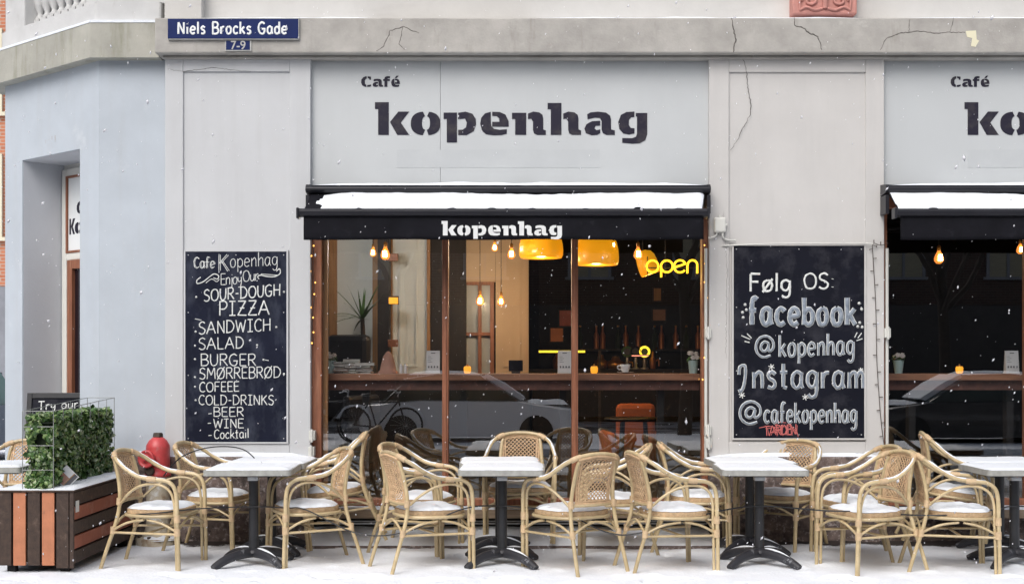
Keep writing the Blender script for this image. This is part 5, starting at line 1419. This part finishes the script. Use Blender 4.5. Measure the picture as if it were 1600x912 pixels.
b = MB(); b.box(-.10, .10, -.008, .008, -.006, .006); b.build('tube', M['led_pink'], t)
b = MB(); b.box(-.11, .11, -.01, .04, .0065, .014); b.build('holder', M['iron'], t)
rbk = random.Random(8)
for k in range(11):
    x = .9+k*.15+rbk.uniform(-.04,.04); z = 1.726
    t = thing('bottle', 'dark bottle in the row on the back shelf behind the bar', 'bottle', (x, 5.52, z), group='bottles on the back shelf of the bar')
    b = MB(); b.lathe([(.036,0),(.038,.17),(.014,.22),(.013,.28)], n=12); b.build('body', M['copper'] if k % 3 else M['leaf_core'], t)
    b = MB(); b.lathe([(.015,.2805),(.015,.30),(.004,.302)], n=10); b.build('cap', M['brass'], t)
# a little more of the room's clutter
t = thing('leather_armchair', 'dark leather armchair inside at the left pane before the yucca', 'armchair', (PX(533, 2.2), 2.2, .22), R(-20))
b = MB(); b.box(-.25, .25, .1, .24, .6, 1.62); b.build('backrest', M['black_metal'], t, bevel=.06)
b = MB(); b.box(-.25, .25, -.5, .09, .45, .72); b.build('seat', M['black_metal'], t, bevel=.06)
for s in (-1, 1):
    b = MB(); b.box(s*.31-.05, s*.31+.05, -.5, .2, .3, 1.0); b.build('armrest', M['black_metal'], t, bevel=.04)
    b = MB(); b.box(s*.3-.03, s*.3+.03, -.4, -.34, 0, .45); b.box(s*.3-.03, s*.3+.03, .1, .16, 0, .6); b.build('leg', M['dark_timber'], t)
t = thing('glowing_sign', 'small amber lit box sign on the dark post in the left pane', 'sign', (PX(615, YP-.3), YP-.3, PZ(469, YP-.3)))
b = MB(); b.box(-.055, .055, -.02, .03, -.045, .045); b.build('housing', M['iron'], t)
b = MB(); b.box(-.05, .05, -.024, -.0205, -.04, .03); b.build('lit_face', M['candle'], t)
for px, py, lab in ((614, 402, 'upper brown wooden plaque on the dark post in the left pane'), (614, 536, 'lower brown wooden plaque on the dark post in the left pane')):
    t = thing('wooden_plaque', lab, 'plaque', (PX(px, YP-.3), YP-.3, PZ(py, YP-.3)))
    b = MB(); b.box(-.055, .055, -.02, .04, -.04, .04); b.build('plaque', M['wood_brown'], t, bevel=.006)
    b = MB(); b.lathe([(.006,0),(.004,.003)], (-.04,-.02,0), 8, M=RX); b.lathe([(.006,0),(.004,.003)], (.04,-.02,0), 8, M=RX); b.build('screw', M['brass'], t)
for px, py, w_, h_, m, lab in ((1027, 460, .09, .16, 'wood_light', 'tall narrow framed picture on the dark wall behind the right pane'), (1030, 492, .16, .14, 'clay', 'small brown framed picture below the narrow one behind the right pane'), (884, 497, .16, .2, 'hydrant_red', 'red poster beside the right mullion deep in the room'), (870, 523, .16, .17, 'copper', 'copper coloured crate on the shelf deep in the room')):
    t = thing('wall_picture', lab, 'picture', (PX(px, 5.6), 5.6, PZ(py, 5.6)))
    b = MB(); b.box(-w_/2-.015, w_/2+.015, 0, .02, -h_/2-.015, h_/2+.015); b.build('frame', M['dark_timber'], t)
    b = MB(); b.box(-w_/2, w_/2, -.004, -.0005, -h_/2, h_/2); b.build('picture', M[m], t)
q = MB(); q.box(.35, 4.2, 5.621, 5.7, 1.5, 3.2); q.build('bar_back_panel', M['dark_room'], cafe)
t = thing('till_screen', 'black till screen on the window bar in the middle pane', 'screen', (X_(806), YI+.15, ZBAR))
b = MB(); b.box(-.065, .065, -.01, .01, .02, .12); b.build('screen', M['board_black'], t, bevel=.004)
b = MB(); b.box(-.04, .04, -.04, .04, 0, .0195); b.build('foot', M['black_metal'], t)
# table, stool and orange armchair below the bar, inside
ta = thing('round_table', 'round black table standing inside before the orange armchair', 'table', (PX(990, 1.3), 1.3, .22))
zt = PZ(652, 1.3)-.22
b = MB(); b.lathe([(.02,zt-.03),(.28,zt-.03),(.29,zt-.015),(.28,zt),(0,zt)], n=32); b.build('table_top', M['black_metal'], ta)
b = MB()
for a in (.6, 2.2, 3.8, 5.4): b.tube([(.15*math.cos(a), .15*math.sin(a), zt-.031), (.2*math.cos(a), .2*math.sin(a), 0)], .018, 8)
b.build('leg', M['black_metal'], ta)
oc = thing('orange_armchair', 'orange upholstered armchair inside behind the round black table', 'armchair', (PX(993, 2.0), 2.0, .22), R(6))
b = MB(); b.box(-.20, .20, -.07, .07, .42, PZ(630,2)-.22); b.build('backrest', M['orange'], oc, bevel=.05)
b = MB(); b.box(-.24, .24, .08, .58, .30, .46); b.build('seat', M['orange'], oc, bevel=.05)
for s in (-1, 1):
    b = MB(); b.box(s*.25-.035, s*.25+.035, -.05, .55, .30, .62); b.build('armrest', M['orange'], oc, bevel=.03)
    for y_ in (-.02, .5):
        b = MB(); b.tube([(s*.22, y_, .30), (s*.24, y_, 0)], .02, 8); b.build('leg', M['black_metal'], oc)

# ================================================================== STREET BEHIND THE CAMERA AND FAR LEFT (seen at the edge and in the glass)
def far_block(nm, label, x0, x1, y0, y1, h, face, m, n, trim, zs, dx=2.6):
    """plain town block with a grid of windows on one face; face = -1: front at y0, +1: front at y1"""
    t = thing(nm, label, 'building', ((x0+x1)/2, (y0+y1)/2, 0)); cx, cy_ = (x0+x1)/2, (y0+y1)/2
    b = MB(); b.box(x0-cx, x1-cx, y0-cy_, y1-cy_, 3.2, h); b.build('wall', m, t)
    b = MB(); b.box(x0-cx-.05, x1-cx+.05, y0-cy_-.05, y1-cy_+.05, 0, 3.19); b.build('ground_floor', M['grey_render'] if face < 0 else M['shop_dark'], t)
    b = MB(); b.box(x0-cx-.3, x1-cx+.3, y0-cy_-.3, y1-cy_+.3, h+.001, h+.5); b.build('roof_cornice', M['stone_light'], t)
    yf = (y0 if face < 0 else y1)-cy_; s = face
    k = 0
    W = MB(); W.box(-.62, .62, -.06, .06, 0, 1.7)
    first = None
    for z in zs:
        x = x1-cx-.78
        while x > x0-cx+1:
            if first is None:
                w = MB(); w.box(-.62,-.54,-.06,.06,0,1.8); w.box(.54,.62,-.06,.06,0,1.8); w.box(-.54,.54,-.06,.06,1.72,1.8); w.box(-.7,.7,-.09,.06,-.08,-.001); w.box(-.04,.04,-.05,.05,0,1.72)
                first = w.build('window', trim, t); p_ = MB(); p_.box(-.54,.54,-.02,.02,0,1.72); pane = p_.build('pane', M['blind'], first); o = first
            else: o = copy_tree(first, t)
            o.location = (x, yf+s*.02, z); x -= dx
    return t
far_block('brick_building', 'orange brick building with cream window frames far behind the left corner', -34, -10.85, 17, 27, 14, -1, M['far_brick'], 0, M['cream_trim'], (4.25, 6.95, 9.65), 2.4)
far_block('opposite_building', 'dark brick building across the street mirrored in the shop windows', -36, 36, -38, -26, 9, 1, M['far_brick_dark'], 0, M['grey_render'], (4.0, 6.6), 3.0)

def car(x, y, rz, m, gm, label, sx=1.0):
    t = thing('parked_car', label, 'car', (x, y, -.13 if y < -3 else -.02), rz, 'cars parked in the street')
    L_ = 2.15*sx
    b = MB()
    body = [(-L_,.35),(-L_,.62),(-L_+.12,.86),(-.95,.95),(1.0,.93),(L_-.12,.78),(L_,.6),(L_,.34),(L_-.3,.24),(-L_+.3,.24)]
    def loft(prof, ws):
        n_ = len(prof); vs = []
        for w_, ins in ws:
            for a, c in prof: vs.append((a*(1-ins*.06), w_, c-(.02*ins if c > .6 else -.0)))
        m2 = len(ws)
        fs = [(i*n_+k, i*n_+(k+1) % n_, (i+1)*n_+(k+1) % n_, (i+1)*n_+k) for i in range(m2-1) for k in range(n_)]
        b.add(vs, fs, 0, True); b.add(vs, [tuple(range(n_-1,-1,-1)), tuple(range((m2-1)*n_, m2*n_))])
    loft(body, [(-.86,1),(-.80,.3),(-.5,0),(.5,0),(.80,.3),(.86,1)])
    bd = b.build('body', m, t, bevel=.03)
    b = MB(); cab = [(-1.75,.90),(-1.25,1.36),(-.6,1.46),(.25,1.43),(1.05,.92)]
    loft([(a*sx, c) for a, c in cab], [(-.74,.8),(-.62,0),(.62,0),(.74,.8)]); b.build('cabin_glass', gm, t, bevel=.02)
    b = MB(); b.prism([(-1.28*sx,1.365),(-.6*sx,1.468),(.26*sx,1.44),(.30*sx,1.40),(-.6*sx,1.43),(-1.22*sx,1.33)], lambda a, c: (a, -.66, c), lambda a, c: (a, .66, c)); 
    for a in (-.45, .3):
        for s in (-1, 1): b.box(a*sx-.04, a*sx+.04, s*.70-.03, s*.70+.03, .93, 1.42)
    b.build('roof', m, t, bevel=.02)
    b = MB(); b.dome(densify([(-1.2*sx,-.6),(.2*sx,-.6),(.2*sx,.6),(-1.2*sx,.6)], .15), 1.44, .07, rings=6, amp=.01, fr=3); b.build('snow_layer', M['snow'], bd)
    b = MB(); b.dome(densify([(1.12*sx,-.7),(L_-.2,-.65),(L_-.2,.65),(1.12*sx,.7)], .15), .86, .08, rings=6, amp=.01, fr=3); b.build('snow_layer', M['snow'], bd)
    b = MB(); b.prism([(.34*sx,1.455),(.30*sx,1.40),(1.02*sx,.94),(1.12*sx,.98),(.72*sx,1.26)], lambda a, c: (a, -.60, c), lambda a, c: (a, .60, c)); b.build('snow_layer', M['snow'], bd, bevel=.03)
    for a in (-1.3*sx, 1.32*sx):
        for s in (-1, 1):
            Mw = Matrix.Rotation(R(90), 3, 'X')
            b = MB(); b.lathe([(.20,-.1),(.30,-.1),(.33,-.07),(.33,.07),(.30,.1),(.20,.1)], (a, s*.80, .33), 28, M=Mw); wh = b.build('wheel', M['tyre'], t)
            b = MB(); b.lathe([(0,-.09),(.19,-.06),(.2,0),(.19,.06),(0,.09)], (a, s*.80, .33), 20, M=Mw); b.build('rim', M['steel'], wh)
    for s in (-1, 1):
        b = MB(); b.box(L_-.10, L_-.005, s*.62-.14, s*.62+.14, .60, .72); b.build('headlight', M['pane_grey'], t, bevel=.02)
    return t
car(-.85, -14.6, 0, M['car_grey'], M['car_glass'], 'grey parked car with snowy roof mirrored in the middle pane')
car(-6.0, -14.8, 0, M['car_dark'], M['car_glass'], 'black parked car mirrored in the left pane')
car(9.0, -14.3, R(180), M['car_dark'], M['car_glass'], 'black parked car with snowy bonnet mirrored in the right window')
car(-8.62, 8.6, R(86), M['car_blue'], M['car_glass_green'], 'dark car with green tinted glass and snow, cut off by the left edge')

# bicycles parked on the far pavement, mirrored in the left pane
def bicycle():
    t = thing('bicycle', '', 'bicycle')
    for x in (-.52, .52):
        b = MB(); b.tube([(x+.33*math.cos(a*math.pi/16), 0, .34+.33*math.sin(a*math.pi/16)) for a in range(32)], .02, 6, closed=True); w = b.build('wheel', M['tyre'], t)
        b = MB()
        for k in range(9): b.tube([(x-.32*math.cos(k*math.pi/9), 0, .34-.32*math.sin(k*math.pi/9)), (x+.32*math.cos(k*math.pi/9), 0, .34+.32*math.sin(k*math.pi/9))], .002, 4)
        b.build('spokes', M['steel'], w)
    b = MB(); bb, st, hd_ = (-.06,0,.30), (-.22,0,.78), (.36,0,.80)
    for p, q in ((bb, st), (bb, hd_), (st, hd_), (bb, (-.52,0,.34)), (st, (-.52,0,.34)), ((.34,0,.88), (.52,0,.34)), (st, (-.25,0,.90))): b.tube([p, q], .017, 8)
    b.build('frame', M['car_dark'], t)
    b = MB(); b.dome([(-.28+.13*math.cos(k*.4), .075*math.sin(k*.4)) for k in range(16)], .90, .05, rings=5); b.build('saddle', M['black_metal'], t)
    b = MB(); b.tube(spline([(.22,.28,.98), (.33,.2,1.0), (.36,0,.96), (.33,-.2,1.0), (.22,-.28,.98)], 4), .013, 8); b.tube([(.34,0,.86), (.36,0,.96)], .014, 8); b.build('handlebar', M['steel'], t)
    for x in (-.52, .52):
        b = MB(); b.tube([(x+.375*math.cos(a), 0, .34+.375*math.sin(a)) for a in [.3+k*.25 for k in range(11)]], .022, 6); b.build('mudguard', M['snow'], t)
    return t
bk = bicycle()
for i, (x, y, a, lab) in enumerate(((-2.55, -13.5, 12, 'black bicycle mirrored in the left pane before the pale car'), (-3.5, -13.6, -14, 'black bicycle mirrored at the far left of the left pane'))):
    o = bk if i == 0 else copy_tree(bk); o.location = (x, y, .01); o.rotation_euler = (R(6), 0, R(a)); tag(o, lab, 'bicycle', 'bicycles across the street')
# bare street trees across the road, mirrored in the glass
def tree(x, y, h, seed, label):
    t = thing('bare_tree', label, 'tree', (x, y, -.02), group='bare street trees'); rt = random.Random(seed)
    tr = MB(); br = MB()
    tr.tube(spline([(0,0,0), (.05,.03,h*.2), (-.04,0,h*.45)], 5), [.16-.006*i for i in range(11)], 8); tr.build('trunk', M['bark'], t)
    def grow(p, d_, L_, r_, n_):
        q = p+d_*L_; mid = p+d_*L_*.5+Vector((rt.uniform(-1,1), rt.uniform(-1,1), rt.uniform(-.3,.6)))*L_*.09
        br.tube([p, mid, q], [r_, r_*.85, r_*.65], 5, caps=False)
        if n_ == 0: return
        for k in range(3 if n_ > 1 else 4):
            nd = (d_+Vector((rt.uniform(-1,1), rt.uniform(-1,1), rt.uniform(-.25,.75)))*.75).normalized()
            grow(p+d_*L_*rt.uniform(.55, 1), nd, L_*rt.uniform(.6,.82), r_*.6, n_-1)
    for k in range(5):
        a = k*1.3; grow(Vector((-.03,0,h*rt.uniform(.3,.45))), Vector((math.cos(a)*.7, math.sin(a)*.7, 1)).normalized(), h*.2, .07, 4)
    br.build('crown', M['bark'], t)
tree(9.2, -16.4, 8, 1, 'bare tree mirrored in the right window'); tree(-2.4, -16.4, 8.5, 2, 'bare tree mirrored in the left pane'); tree(3.7, -16.5, 8, 4, 'bare tree mirrored in the right pane')

# ================================================================== FALLING SNOW
b = MB(); rs = random.Random(11)
for k in range(1250):
    y = rs.uniform(-8.2, -.35); d_ = y+CAM_D
    x = rs.uniform(-.42, .42)*d_; z = EYE+rs.uniform(-.16, .29)*d_
    if z < .05: continue
    if y > -.7 and z > 2.5: continue
    s = .0013+.0042*rs.random()**2.4; a = rs.uniform(-.2, .9); l = rs.uniform(1.0, 2.2)
    u = Vector((math.sin(a), rs.uniform(-.3,.3), math.cos(a))).normalized()*s*l; v_ = u.orthogonal().normalized()*s; w_ = u.cross(v_).normalized()*s; c = Vector((x, y, z))
    b.add([c+u, c-u, c+v_, c-v_, c+w_, c-w_], [(0,2,4),(0,4,3),(0,3,5),(0,5,2),(1,4,2),(1,3,4),(1,5,3),(1,2,5)], 0, True)
tag(b.build('snowflakes', M['flake']), 'falling snowflakes in the air before the facade', 'snow', kind='stuff')
